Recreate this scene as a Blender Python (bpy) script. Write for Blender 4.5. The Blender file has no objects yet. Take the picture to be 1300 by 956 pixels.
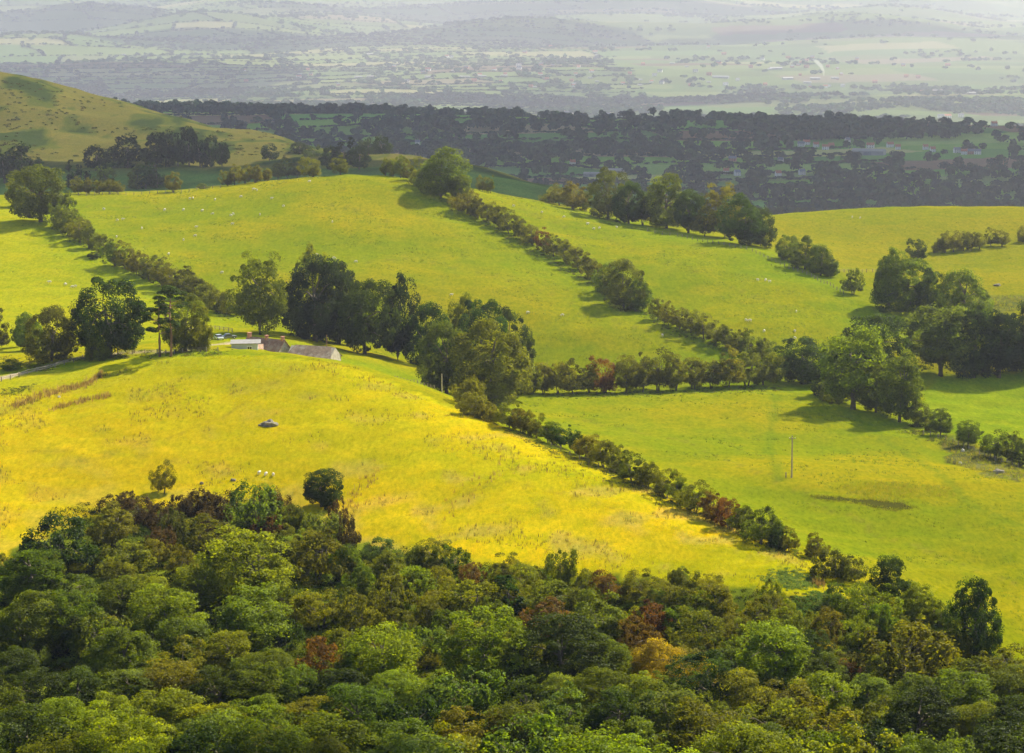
import bpy, bmesh, math, random
import numpy as np
from mathutils import Vector, Matrix

rng = np.random.default_rng(7)
random.seed(7)
scene = bpy.context.scene
COL = scene.collection

# ------------------------------------------------------------------ camera
F = 3600.0
CU, CV = 650.0, 478.0
PITCH = math.radians(8.8)
CAMZ = 270.0
CP, SP = math.cos(PITCH), math.sin(PITCH)
cam_data = bpy.data.cameras.new('camera')
cam = bpy.data.objects.new('camera', cam_data)
COL.objects.link(cam)
cam_data.sensor_width = 36.0
cam_data.lens = 36.0 * F / 1300.0
cam_data.clip_start = 1.0
cam_data.clip_end = 30000.0
cam.location = (0, 0, CAMZ)
cam.rotation_euler = (math.radians(90) - PITCH, 0, 0)
scene.camera = cam

def pt(u, v, D):
    """world point seen at photo pixel u,v at forward distance D"""
    t = D / (F * CP + (CV - v) * SP)
    return (t * (u - CU), D, CAMZ + t * (-F * SP + (CV - v) * CP))

def proj(x, y, z):
    z = z - CAMZ
    f = y * CP - z * SP
    up = y * SP + z * CP
    return CU + F * x / f, CV - F * up / f

# ------------------------------------------------------------------ terrain
CTRL = []
def row(v, D, us):
    for u in us:
        CTRL.append(pt(u, v, D))
E = (-500, -150, 250, 650, 1050, 1450, 1800)
for (D, drop) in ((-150, -6), (0, 1.8), (100, 48), (200, 84), (320, 116)):
    for x in (-160, 0, 160):
        CTRL.append((x, D, CAMZ - drop))
row(956, 440, (-300, 0, 300, 650, 1000, 1300, 1600))
row(867, 480, (-300, 0, 300, 650, 1000, 1300, 1600))
PTS = [
 # near hill, from the wood up to its brow
 (-300,700,555),(0,700,555),(250,700,557),(500,720,550),(750,760,528),(950,780,512),(1090,800,502),
 (-300,620,598),(0,620,598),(200,620,602),(400,640,590),(560,680,562),(700,700,552),(850,730,536),
 (0,550,638),(200,540,645),(400,540,642),(560,590,610),(700,640,578),(850,690,552),(1000,725,537),
 (-300,500,680),(0,505,672),(200,490,680),(340,490,676),(450,500,668),(600,550,632),
 (-300,478,706),(0,478,704),(90,462,712),(200,452,706),(300,448.5,700),(380,450,696),(430,459,690),(480,478,680),(560,513,660),
 (620,531,646),(700,566,625),(800,606,600),(900,650,575),(1000,695,552),(1090,742,532),
 # behind the brow: the farm hollow
 (120,447,745),(200,438,770),(270,432,780),(340,452,750),(400,456,762),(460,462,790),(500,466,800),(540,492,775),
 (-300,440,790),(0,440,790),(60,457,752),(140,446,765),(330,418,820),(420,445,820),(560,480,800),
 (700,547,720),(660,527,742),(620,512,762),(800,588,668),(745,568,690),(580,500,775),(900,632,634),(520,487,782),
 # right hand hollow
 (620,505,775),(700,499,805),(850,497,812),(980,492,818),(760,545,722),(850,560,702),(880,600,668),(1005,607,655),
 (960,650,617),(1060,690,588),(1150,640,625),(1250,700,588),(1180,760,545),(1290,820,512),(1500,820,512),(1500,700,588),
 (1090,520,785),(1150,540,768),(1240,568,733),(1300,590,708),(1500,590,708),(1080,560,735),
 (1170,482,858),(1290,482,858),(1290,545,766),(1500,500,840),(1040,490,830),
 # middle hill, first field
 (620,470,850),(700,462,850),(800,455,858),(880,448,866),(560,440,862),(470,430,868),(420,400,885),(330,385,895),
 (300,350,940),(420,340,945),(560,380,912),(700,400,900),(800,420,885),
 (300,300,1005),(450,290,1010),(600,330,975),(700,355,950),(200,300,1005),
 (110,255,1085),(170,246,1098),(250,243,1102),(310,235,1106),(360,229,1108),(420,223,1108),(470,221,1102),(510,228,1092),
 (540,238,1085),(600,267,1055),(650,294,1027),(700,322,998),(760,358,960),(820,397,918),(450,240,1075),(300,255,1070),(560,280,1045),
 # left field
 (90,246,1098),(40,250,1092),(0,252,1090),(-200,255,1085),(0,300,1000),(60,300,1002),(0,350,930),(100,345,942),(200,375,905),(0,400,868),(100,400,868),(200,420,830),
 (-300,400,868),(-300,300,1000),(260,395,880),
 # second field
 (640,247,1150),(700,258,1150),(780,277,1125),(860,293,1080),(950,311,1035),(1000,334,1003),(1050,360,968),(1110,400,922),
 (720,300,1045),(800,330,1000),(900,345,970),(850,400,915),(950,400,905),(1040,410,900),(920,440,875),(1000,440,868),(1080,430,885),
 # third field and right
 (980,272,1190),(1060,267,1200),(1150,262,1205),(1230,264,1205),(1300,265,1205),(1500,268,1205),(1000,300,1120),
 (1100,300,1130),(1220,313,1105),(1300,303,1130),(1060,340,1040),(1140,340,1050),(1120,380,960),(1200,370,980),(1300,370,980),(1500,370,980),
 (1200,430,905),(1300,430,905),(1230,462,870),(1120,450,870),
 # ground beyond the crests
 (650,236,1430),(590,228,1420),(520,205,1560),(460,192,1640),
 (250,226,1490),(150,227,1500),(340,222,1480),(0,228,1500),(-300,228,1500),(420,210,1560),
 (0,200,1590),(100,195,1610),(200,195,1630),(300,200,1600),(380,196,1640),
 (0,150,1710),(100,160,1700),(200,172,1700),(-300,150,1710),
 (-300,40,1870),(0,96,1850),(60,108,1850),(120,123,1845),(200,146,1830),(300,165,1790),(350,176,1765),(400,185,1730),(425,192,1705),(380,190,1670),
]
for p in PTS: CTRL.append(pt(*p))
for (u, D, z) in ((100,1230,150),(250,1240,148),(420,1240,150),(560,1240,152),(700,1300,140),(850,1260,142),(1000,1350,128),(1200,1380,125),(1400,1380,125),
                  (-200,1230,152),(800,1700,95),(1000,1700,85),(1300,1700,85),(1500,1700,85),(650,1900,80),(450,1850,112),(480,2050,85),
                  (0,2100,150),(200,2050,125),(350,2000,118),(-300,2100,180),(0,2500,60),(300,2400,55),(650,2300,45),(1000,2200,45),(1400,2200,45)):
    CTRL.append(((u-CU)*D/F, D, z))
for D in (2700, 3100):
    for x in (-1100,-500,0,500,1100): CTRL.append((x, D, 20))
CTRL = np.array(CTRL, float)
SC = 400.0
def tps_fit(P, z, lam):
    n = len(P)
    r2 = ((P[:,None,:]-P[None,:,:])**2).sum(-1)
    K = 0.5*r2*np.log(r2+1e-9)
    A = np.zeros((n+3, n+3)); A[:n,:n] = K + lam*np.eye(n)
    Q = np.c_[np.ones(n), P]
    A[:n,n:] = Q; A[n:,:n] = Q.T
    return np.linalg.solve(A, np.r_[z, 0,0,0])
TP = np.c_[CTRL[:,0]/SC, CTRL[:,1]/SC]
TW = tps_fit(TP, CTRL[:,2], 0.004)
def tps(x, y):
    x = x/SC; y = y/SC
    out = TW[-3] + TW[-2]*x + TW[-1]*y
    for (px,py),w in zip(TP, TW[:-3]):
        r2 = (x-px)**2 + (y-py)**2
        out = out + w*0.5*r2*np.log(r2+1e-9)
    return out
_wr = np.random.default_rng(3)
def make_waves(n, lo, hi):
    k = 2*np.pi/np.exp(_wr.uniform(np.log(lo), np.log(hi), n)); a = _wr.uniform(0, 2*np.pi, n)
    return k*np.cos(a), k*np.sin(a), _wr.uniform(0, 6.28, n)
def waves(W, x, y):
    s = 0
    for a,b,c in zip(*W): s = s + np.sin(a*x+b*y+c)
    return s/math.sqrt(len(W[0])/2)
W_BUMP = make_waves(14, 9, 40); W_ROLL = make_waves(10, 60, 160); W_VAL = make_waves(10, 400, 1200); W_HILL = make_waves(14, 1100, 3600)
W_TONE = make_waves(12, 30, 120); W_TONE2 = make_waves(16, 8, 30); W_EDGE = make_waves(12, 10, 40); W_PATCH = make_waves(14, 40, 160); W_WOOD = make_waves(12, 250, 900)
def sstep(a, b, x):
    t = np.clip((x-a)/(b-a), 0, 1); return t*t*(3-2*t)
def height(x, y):
    near = tps(x, np.minimum(y, 3200))
    near = near + 0.16*waves(W_BUMP, x, y)*sstep(300,450,y) + 0.35*waves(W_ROLL, x, y)*sstep(400,600,y)
    back = sstep(1450,1650,y)*(1-sstep(2000,2300,y))
    near = near + back*(1.6*waves(W_PATCH, x, y))
    far = 20 + 2.0*waves(W_VAL, x, y)
    yb = y + 0.35*np.clip(x,-900,900)*(1-sstep(5500,8000,y))*sstep(3300,3900,y) + 60*waves(W_VAL, y, x)*(1-sstep(5500,8000,y))
    prof = np.interp(yb, [0,4040,4420,5500,6700,8000,10000,12500,15000,18000,21000,26500], [0,0,-40,-150,-196,-208,-199,-191,-175,-143,-80,150])
    far = far + prof + (8+32*sstep(9500,15000,y))*waves(W_HILL, x, y)*sstep(6500,8500,y)*(1-sstep(18000,21000,y))
    t = sstep(2250, 2700, y)
    return near*(1-t) + far*t
NR, NC = 1480, 430
SMAX = 0.30
rr = np.exp(np.linspace(math.log(150), math.log(26500), NR))
ss = np.linspace(-SMAX, SMAX, NC)
GX = rr[:,None]*ss[None,:]
GY = np.repeat((rr-300)[:,None], NC, 1)
GZ = height(GX, GY)
LR0, LRS = math.log(150), (math.log(26500)-math.log(150))/(NR-1)
def ground(x, y):
    x = np.asarray(x, float); y = np.asarray(y, float)
    r = np.maximum(y+300, 151)
    fi = np.clip((np.log(r)-LR0)/LRS, 0, NR-1.001); fj = np.clip((x/r+SMAX)/(2*SMAX)*(NC-1), 0, NC-1.001)
    i = fi.astype(int); j = fj.astype(int); a = fi-i; b = fj-j
    return (GZ[i,j]*(1-a)*(1-b)+GZ[i+1,j]*a*(1-b)+GZ[i,j+1]*(1-a)*b+GZ[i+1,j+1]*a*b)
_DS = np.exp(np.linspace(math.log(380), math.log(24000), 6000))
def hit(u, v, dmin=380):
    """first ground point met by the sight line of a photo pixel"""
    D = _DS[_DS>=dmin]
    t = D/(F*CP+(CV-v)*SP)
    x = t*(u-CU); z = CAMZ+t*(-F*SP+(CV-v)*CP)
    g = ground(x, D)
    k = np.nonzero(z <= g)[0]
    if len(k) == 0: k = [len(D)-1]
    k = k[0]
    return float(x[k]), float(D[k]), float(g[k])
def at_depth(u, D):
    x = (u-CU)*D/F*1.0
    for _ in range(4):
        z = float(ground(x, D)); f = D*CP-(z-CAMZ)*SP; x = (u-CU)*f/F
    return x, D, float(ground(x, D))
# ------------------------------------------------------------------ mesh helpers
def mesh_np(name, V, Fq, mats, mat_idx=None, smooth=False, attrs=None):
    """V (n,3); Fq (m,k) faces all of k corners"""
    V = np.asarray(V, np.float32); Fq = np.asarray(Fq, np.int32)
    me = bpy.data.meshes.new(name)
    m, k = Fq.shape
    me.vertices.add(len(V)); me.vertices.foreach_set('co', V.ravel())
    me.loops.add(m*k); me.loops.foreach_set('vertex_index', Fq.ravel())
    me.polygons.add(m); me.polygons.foreach_set('loop_start', np.arange(0, m*k, k, dtype=np.int32))
    me.polygons.foreach_set('use_smooth', np.full(m, smooth, bool))
    for mt in mats: me.materials.append(mt)
    if mat_idx is not None: me.polygons.foreach_set('material_index', np.asarray(mat_idx, np.int32))
    for an, (typ, dom, data) in (attrs or {}).items():
        at = me.attributes.new(an, typ, dom)
        at.data.foreach_set('color' if 'COLOR' in typ else 'value', np.asarray(data, np.float32).ravel())
    me.update(calc_edges=True)
    return me

def link(name, me, parent=None, loc=None, rz=None):
    o = bpy.data.objects.new(name, me); COL.objects.link(o)
    if parent: o.parent = parent
    if loc is not None: o.location = loc
    if rz is not None: o.rotation_euler = (0, 0, rz)
    return o
def tag(o, label=None, cat=None, group=None, kind=None):
    if label: o['label'] = label
    if cat: o['category'] = cat
    if group: o['group'] = group
    if kind: o['kind'] = kind
    return o
def copy_tree(o, parent=None):
    c = o.copy(); COL.objects.link(c); c.parent = parent
    for ch in list(o.children): copy_tree(ch, c)
    return c

class MB:
    """collects boxes, bars and prisms and links them as one mesh"""
    def __init__(s): s.v = []; s.f = []
    def add(s, vs, fs):
        n = len(s.v); s.v += [tuple(p) for p in vs]; s.f += [tuple(i+n for i in f) for f in fs]; return s
    def box(s, x0, x1, y0, y1, z0, z1):
        return s.add([(x0,y0,z0),(x1,y0,z0),(x1,y1,z0),(x0,y1,z0),(x0,y0,z1),(x1,y0,z1),(x1,y1,z1),(x0,y1,z1)],
                     [(0,3,2,1),(4,5,6,7),(0,1,5,4),(1,2,6,5),(2,3,7,6),(3,0,4,7)])
    def tube(s, pts, rad, n=6, cap=True):
        rings = []
        for i, p in enumerate(pts):
            p = Vector(p); a = Vector(pts[max(i-1,0)]); b = Vector(pts[min(i+1,len(pts)-1)])
            d = (b-a).normalized(); q = d.to_track_quat('Z', 'Y'); r = rad[i] if hasattr(rad,'__len__') else rad
            rings.append([p + q @ Vector((r*math.cos(6.2832*k/n), r*math.sin(6.2832*k/n), 0)) for k in range(n)])
        vs = [p for r in rings for p in r]
        fs = [(i*n+k, i*n+(k+1)%n, (i+1)*n+(k+1)%n, (i+1)*n+k) for i in range(len(pts)-1) for k in range(n)]
        if cap: fs += [tuple(range(n))[::-1], tuple((len(pts)-1)*n+k for k in range(n))]
        return s.add(vs, fs)
    def gable(s, x0, x1, y0, y1, z0, z1):
        """closed gable prism with the ridge along x"""
        ym = (y0+y1)/2
        return s.add([(x0,y0,z0),(x1,y0,z0),(x1,y1,z0),(x0,y1,z0),(x0,ym,z1),(x1,ym,z1)],
                     [(0,3,2,1),(0,1,5,4),(2,3,4,5),(0,4,3),(1,2,5)])
    def roof(s, x0, x1, y0, y1, z0, z1, th=0.18, hip=0.0):
        """two sloping slabs with thickness, ridge along x"""
        ym = (y0+y1)/2
        a = [(x0,y0,z0),(x1,y0,z0),(x1-hip,ym,z1),(x0+hip,ym,z1),(x1,y1,z0),(x0,y1,z0)]
        b = [(p[0],p[1],p[2]+th) for p in a]
        return s.add(a+b, [(0,3,2,1),(3,5,4,2),(6,7,8,9),(9,8,10,11),(0,1,7,6),(4,5,11,10),(1,2,8,7),(2,4,10,8),(0,6,9,3),(3,9,11,5)])
    def mesh(s, name, mat, smooth=False):
        me = bpy.data.meshes.new(name); me.from_pydata(s.v, [], s.f); me.materials.append(mat)
        if smooth: me.polygons.foreach_set('use_smooth', [True]*len(me.polygons))
        me.update(); return me
    def build(s, name, mat, parent=None, smooth=False, bevel=0):
        me = s.mesh(name, mat, smooth)
        if bevel:
            bm = bmesh.new(); bm.from_mesh(me)
            bmesh.ops.bevel(bm, geom=bm.edges[:]+bm.verts[:], offset=bevel, segments=2, affect='EDGES'); bm.to_mesh(me); bm.free()
        return link(name, me, parent)

# ------------------------------------------------------------------ materials
def new_mat(name):
    m = bpy.data.materials.new(name); m.use_nodes = True
    nt = m.node_tree; nt.nodes.clear()
    return m, nt
def N(nt, typ, **kw):
    n = nt.nodes.new(typ)
    for k, v in kw.items():
        if k.startswith('i_'): n.inputs[k[2:].replace('_', ' ')].default_value = v
        else: setattr(n, k, v)
    return n
def mix(nt, typ, fac, a, b):
    n = nt.nodes.new('ShaderNodeMix'); n.data_type = 'RGBA'; n.blend_type = typ
    for sock, val in ((n.inputs[0], fac), (n.inputs[6], a), (n.inputs[7], b)):
        if isinstance(val, (int, float)): sock.default_value = val
        elif isinstance(val, (tuple, list)): sock.default_value = tuple(val) if len(val) == 4 else (*val, 1)
        else: nt.links.new(val, sock)
    return n.outputs[2]
def ramp(nt, fac, stops):
    r = nt.nodes.new('ShaderNodeValToRGB'); nt.links.new(fac, r.inputs[0])
    el = r.color_ramp.elements
    while len(el) < len(stops): el.new(0.5)
    for e, (p, c) in zip(el, stops):
        e.position = p; e.color = (c, c, c, 1) if isinstance(c, (int, float)) else (*c, 1)
    return r.outputs[0]
def noise(nt, vec, scale, detail=3, rough=0.6):
    n = N(nt, 'ShaderNodeTexNoise'); n.inputs['Scale'].default_value = scale; n.inputs['Detail'].default_value = detail; n.inputs['Roughness'].default_value = rough
    if vec: nt.links.new(vec, n.inputs['Vector'])
    return n.outputs[0]
def surf_mat(name, color, rough=0.8, var=0.25, scale=1.5, metal=0.0, bump=0.0, spec=0.3, stain=None):
    m, nt = new_mat(name)
    tc = N(nt, 'ShaderNodeTexCoord')
    f = noise(nt, tc.outputs['Object'], scale, 5)
    lo = tuple(c*(1-var) for c in color); hi = tuple(min(1, c*(1+var)) for c in color)
    c = ramp(nt, f, [(0.3, lo), (0.7, hi)])
    if stain:
        g = noise(nt, tc.outputs['Object'], scale*0.35, 6, 0.7)
        c = mix(nt, 'MIX', ramp(nt, g, [(0.5, 0.0), (0.62, 0.8)]), c, stain)
    b = N(nt, 'ShaderNodeBsdfPrincipled'); nt.links.new(c, b.inputs['Base Color'])
    b.inputs['Roughness'].default_value = rough; b.inputs['Metallic'].default_value = metal; b.inputs['Specular IOR Level'].default_value = spec
    if bump:
        bp = N(nt, 'ShaderNodeBump'); bp.inputs['Distance'].default_value = bump; nt.links.new(noise(nt, tc.outputs['Object'], scale*4, 4), bp.inputs['Height'])
        nt.links.new(bp.outputs[0], b.inputs['Normal'])
    o = N(nt, 'ShaderNodeOutputMaterial'); nt.links.new(b.outputs[0], o.inputs[0])
    return m
def leaf_mat(name, trans=0.42, var=0.5):
    """leaves: Object colour times a per-leaf variation, partly translucent"""
    m, nt = new_mat(name)
    oi = N(nt, 'ShaderNodeObjectInfo'); at = N(nt, 'ShaderNodeAttribute', attribute_name='tint')
    bc = mix(nt, 'MULTIPLY', 1.0, oi.outputs['Color'], ramp(nt, at.outputs['Fac'], [(0.0, 1-var), (0.5, 1.0), (1.0, 1+var*1.2)]))
    hs = N(nt, 'ShaderNodeHueSaturation'); nt.links.new(bc, hs.inputs['Color'])
    mr = N(nt, 'ShaderNodeMapRange'); nt.links.new(oi.outputs['Random'], mr.inputs[0]); mr.inputs[3].default_value = 0.485; mr.inputs[4].default_value = 0.515
    nt.links.new(mr.outputs[0], hs.inputs['Hue'])
    d = N(nt, 'ShaderNodeBsdfDiffuse'); nt.links.new(hs.outputs[0], d.inputs[0])
    tr = N(nt, 'ShaderNodeBsdfTranslucent')
    tcx = mix(nt, 'MULTIPLY', 1.0, hs.outputs[0], (2.1, 1.95, 0.4)); nt.links.new(tcx, tr.inputs[0])
    mx = N(nt, 'ShaderNodeMixShader'); mx.inputs[0].default_value = trans
    nt.links.new(d.outputs[0], mx.inputs[1]); nt.links.new(tr.outputs[0], mx.inputs[2])
    g = N(nt, 'ShaderNodeBsdfGlossy'); g.inputs['Roughness'].default_value = 0.5; g.inputs[0].default_value = (0.8,0.85,0.9,1)
    mg = N(nt, 'ShaderNodeMixShader'); mg.inputs[0].default_value = 0.008
    nt.links.new(mx.outputs[0], mg.inputs[1]); nt.links.new(g.outputs[0], mg.inputs[2])
    o = N(nt, 'ShaderNodeOutputMaterial'); nt.links.new(mg.outputs[0], o.inputs[0])
    return m
def attr_mat(name, fine=0.35, trans=0.0):
    m, nt = new_mat(name)
    at = N(nt, 'ShaderNodeAttribute', attribute_name='col')
    c = at.outputs['Color']
    d = N(nt, 'ShaderNodeBsdfDiffuse'); nt.links.new(c, d.inputs[0]); out = d.outputs[0]
    if trans:
        tr = N(nt, 'ShaderNodeBsdfTranslucent'); nt.links.new(mix(nt, 'MULTIPLY', 1.0, c, (1.5, 1.4, 0.7)), tr.inputs[0])
        mx = N(nt, 'ShaderNodeMixShader'); mx.inputs[0].default_value = trans
        nt.links.new(d.outputs[0], mx.inputs[1]); nt.links.new(tr.outputs[0], mx.inputs[2]); out = mx.outputs[0]
    o = N(nt, 'ShaderNodeOutputMaterial'); nt.links.new(out, o.inputs[0])
    return m
M_LEAF = leaf_mat('leaf')
M_BARK = surf_mat('bark', (0.11, 0.09, 0.065), 0.9, 0.4, 3.0, bump=0.05)
M_PINEBARK = surf_mat('pine_bark', (0.20, 0.12, 0.08), 0.9, 0.35, 2.0, bump=0.05)
M_COVER = attr_mat('ground_plants', trans=0.3)
M_FAR = attr_mat('distant_leaves', trans=0.15)

# ------------------------------------------------------------------ ground colours
def in_poly(x, y, poly):
    inside = np.zeros(x.shape, bool); n = len(poly)
    for i in range(n):
        x1, y1 = poly[i]; x2, y2 = poly[(i+1) % n]
        if y1 == y2: continue
        c = ((y1 > y) != (y2 > y)) & (x < (x2-x1)*(y-y1)/(y2-y1)+x1)
        inside ^= c
    return inside
def XY(lst):
    out = []
    for p in lst:
        if len(p) == 3: q = pt(*p)
        else: q = hit(*p)
        out.append((q[0], q[1]))
    return out
BROW = [(340,449,700),(430,460,692),(480,479,684),(560,514,664),(620,532,650),(700,567,628),(800,607,603),(900,651,578),(1000,696,555),(1090,743,535)]
P_NEAR = XY([(-400,480,706),(0,480,706),(130,456,714),(200,452,712)] + BROW + [(1300,880,470),(1300,1100,400),(-400,1100,400)])
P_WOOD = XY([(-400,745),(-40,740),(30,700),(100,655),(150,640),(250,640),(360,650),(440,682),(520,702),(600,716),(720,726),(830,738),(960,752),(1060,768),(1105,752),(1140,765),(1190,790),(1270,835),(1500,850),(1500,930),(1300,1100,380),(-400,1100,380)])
P_LEFT = XY([(-400,262),(10,262),(75,275),(180,345),(280,392),(300,405),(240,430),(-400,470)])
P_MID1 = XY([(90,245,1099),(300,236,1108),(420,222,1110),(500,222,1108),(540,238),(600,267),(700,322),(820,397),(880,425),(950,450),(980,487),(690,492),(560,470),(330,420),(300,395),(180,345),(75,275)])
P_FRESH = XY([(1150,520),(1190,478),(1320,470),(1700,470),(1700,600),(1300,588),(1190,548)])
P_THIRD = XY([(1000,330),(960,300),(970,272,1190),(1060,267,1200),(1300,265,1215),(1700,265,1215),(1700,400),(1300,382),(1150,385),(1080,372)])
P_MARSH = XY([(1180,376),(1320,374),(1320,392),(1240,398),(1170,390)])
P_WET = XY([(1195,552),(1240,568),(1300,592),(1300,612),(1250,603),(1200,585)])
P_RUSH = XY([(1060,618),(1130,612),(1210,620),(1212,632),(1120,638)])
def lane_mask(x, y, path, w):
    d = np.full(x.shape, 1e9)
    for (ax, ay), (bx, by) in zip(path[:-1], path[1:]):
        vx, vy = bx-ax, by-ay; L = vx*vx+vy*vy
        t = np.clip(((x-ax)*vx+(y-ay)*vy)/L, 0, 1)
        d = np.minimum(d, np.hypot(x-ax-t*vx, y-ay-t*vy))
    return 1-sstep(w*0.8, w*1.2, d)
LANE = XY([(-150,500),(0,481),(60,465),(110,453),(150,449)])
YARD = XY([(170,447),(230,446),(262,438),(300,436)])
TRACK1 = XY([(985,500),(980,540),(975,570),(990,610)])
TRACK2 = XY([(1040,505),(1100,540),(1150,575),(1230,640),(1320,680)])
PATHS = [XY(p) for p in ([(520,655),(640,612),(760,640),(880,682),(1000,722)], [(-40,575),(120,572),(250,590),(380,628)], [(100,262),(250,268),(400,258),(560,300)], [(845,432),(760,398),(640,352),(520,330),(380,345)], [(650,262),(760,300),(880,345),(1010,400)], [(730,530),(860,560),(1000,620),(1150,690),(1290,740)], [(380,470),(300,520),(200,560),(60,600)])]
# valley fields: a warped brick layout of hedged fields
TH = math.radians(14)
FR = np.random.default_rng(11)
QB = [1200.0]
while QB[-1] < 27500: QB.append(QB[-1] + FR.uniform(70, 170)*(1+max(0, QB[-1]-3000)/9000))
QB = np.array(QB)
PB = []
for i in range(len(QB)-1):
    p = [-7000.0 + FR.uniform(0, 200)]
    while p[-1] < 7000: p.append(p[-1] + FR.uniform(110, 330)*(1+max(0, QB[i]-3000)/9000))
    PB.append(np.array(p))
W_WX = make_waves(6, 500, 1600); W_WY = make_waves(6, 500, 1600)
def to_pq(x, y):
    x2 = x + 22*waves(W_WX, x, y); y2 = y + 22*waves(W_WY, x, y)
    return x2*math.cos(TH)+y2*math.sin(TH), -x2*math.sin(TH)+y2*math.cos(TH)
def to_xy(p, q):
    x2 = p*math.cos(TH)-q*math.sin(TH); y2 = p*math.sin(TH)+q*math.cos(TH)
    x, y = x2.copy(), y2.copy()
    for _ in range(4): x, y = x2-22*waves(W_WX, x, y), y2-22*waves(W_WY, x, y)
    return x, y
FIELD_COLS = 1.45*np.array([(0.085,0.17,0.03),(0.12,0.20,0.03),(0.07,0.14,0.03),(0.16,0.22,0.05),(0.10,0.16,0.03),(0.13,0.17,0.05),(0.26,0.25,0.09),(0.14,0.09,0.055),(0.09,0.19,0.035),(0.20,0.16,0.09)])
FIELD_P = np.array([.16,.16,.14,.12,.12,.1,.06,.04,.07,.03])
def field_col(x, y):
    p, q = to_pq(x, y)
    i = np.clip(np.searchsorted(QB, q)-1, 0, len(PB)-1)
    j = np.zeros(i.shape, int)
    for k in np.unique(i):
        mk = i == k; j[mk] = np.searchsorted(PB[k], p[mk])
    h = np.abs(np.sin(i*12.9898+j*78.233+4.1)*43758.5453) % 1.0
    idx = np.searchsorted(np.cumsum(FIELD_P), h)
    far = sstep(5500, 7500, y)[...,None]; c = FIELD_COLS[np.clip(idx, 0, 9)]; g = np.array([0.17,0.155,0.09])  # far fields lean to greyish straw; haze is partly put into their colour
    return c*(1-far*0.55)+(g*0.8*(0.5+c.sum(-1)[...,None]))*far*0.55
def wood_mask(x, y):
    """where the valley is wooded rather than open"""
    w = waves(W_WOOD, x*0.5, y)
    return w
HEDGE_LINES = [(XY([(545,243),(600,272),(650,298),(700,326),(760,360),(825,402),(900,436),(970,462)]), 34), (XY([(690,503),(850,497),(990,494),(1100,525),(1150,545)]), 26), (XY([(70,275),(180,350),(290,402)]), 26), (XY([(780,280),(860,297),(950,314),(1050,362),(1110,402)]), 30), (XY([(320,430),(420,455),(520,480)]), 22)]
def hedge_near(x, y, path, w):
    d = np.full(x.shape, 1e9)
    for (ax, ay), (bx, by) in zip(path[:-1], path[1:]):
        vx, vy = bx-ax, by-ay; L = vx*vx+vy*vy
        t = np.clip(((x-ax)*vx+(y-ay)*vy)/L, 0, 1); d = np.minimum(d, np.hypot(x-ax-t*vx, y-ay-t*vy))
    return np.clip(1-d/(w*(1+0.3*waves(W_TONE, x, y))), 0, 1)**0.8
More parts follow.
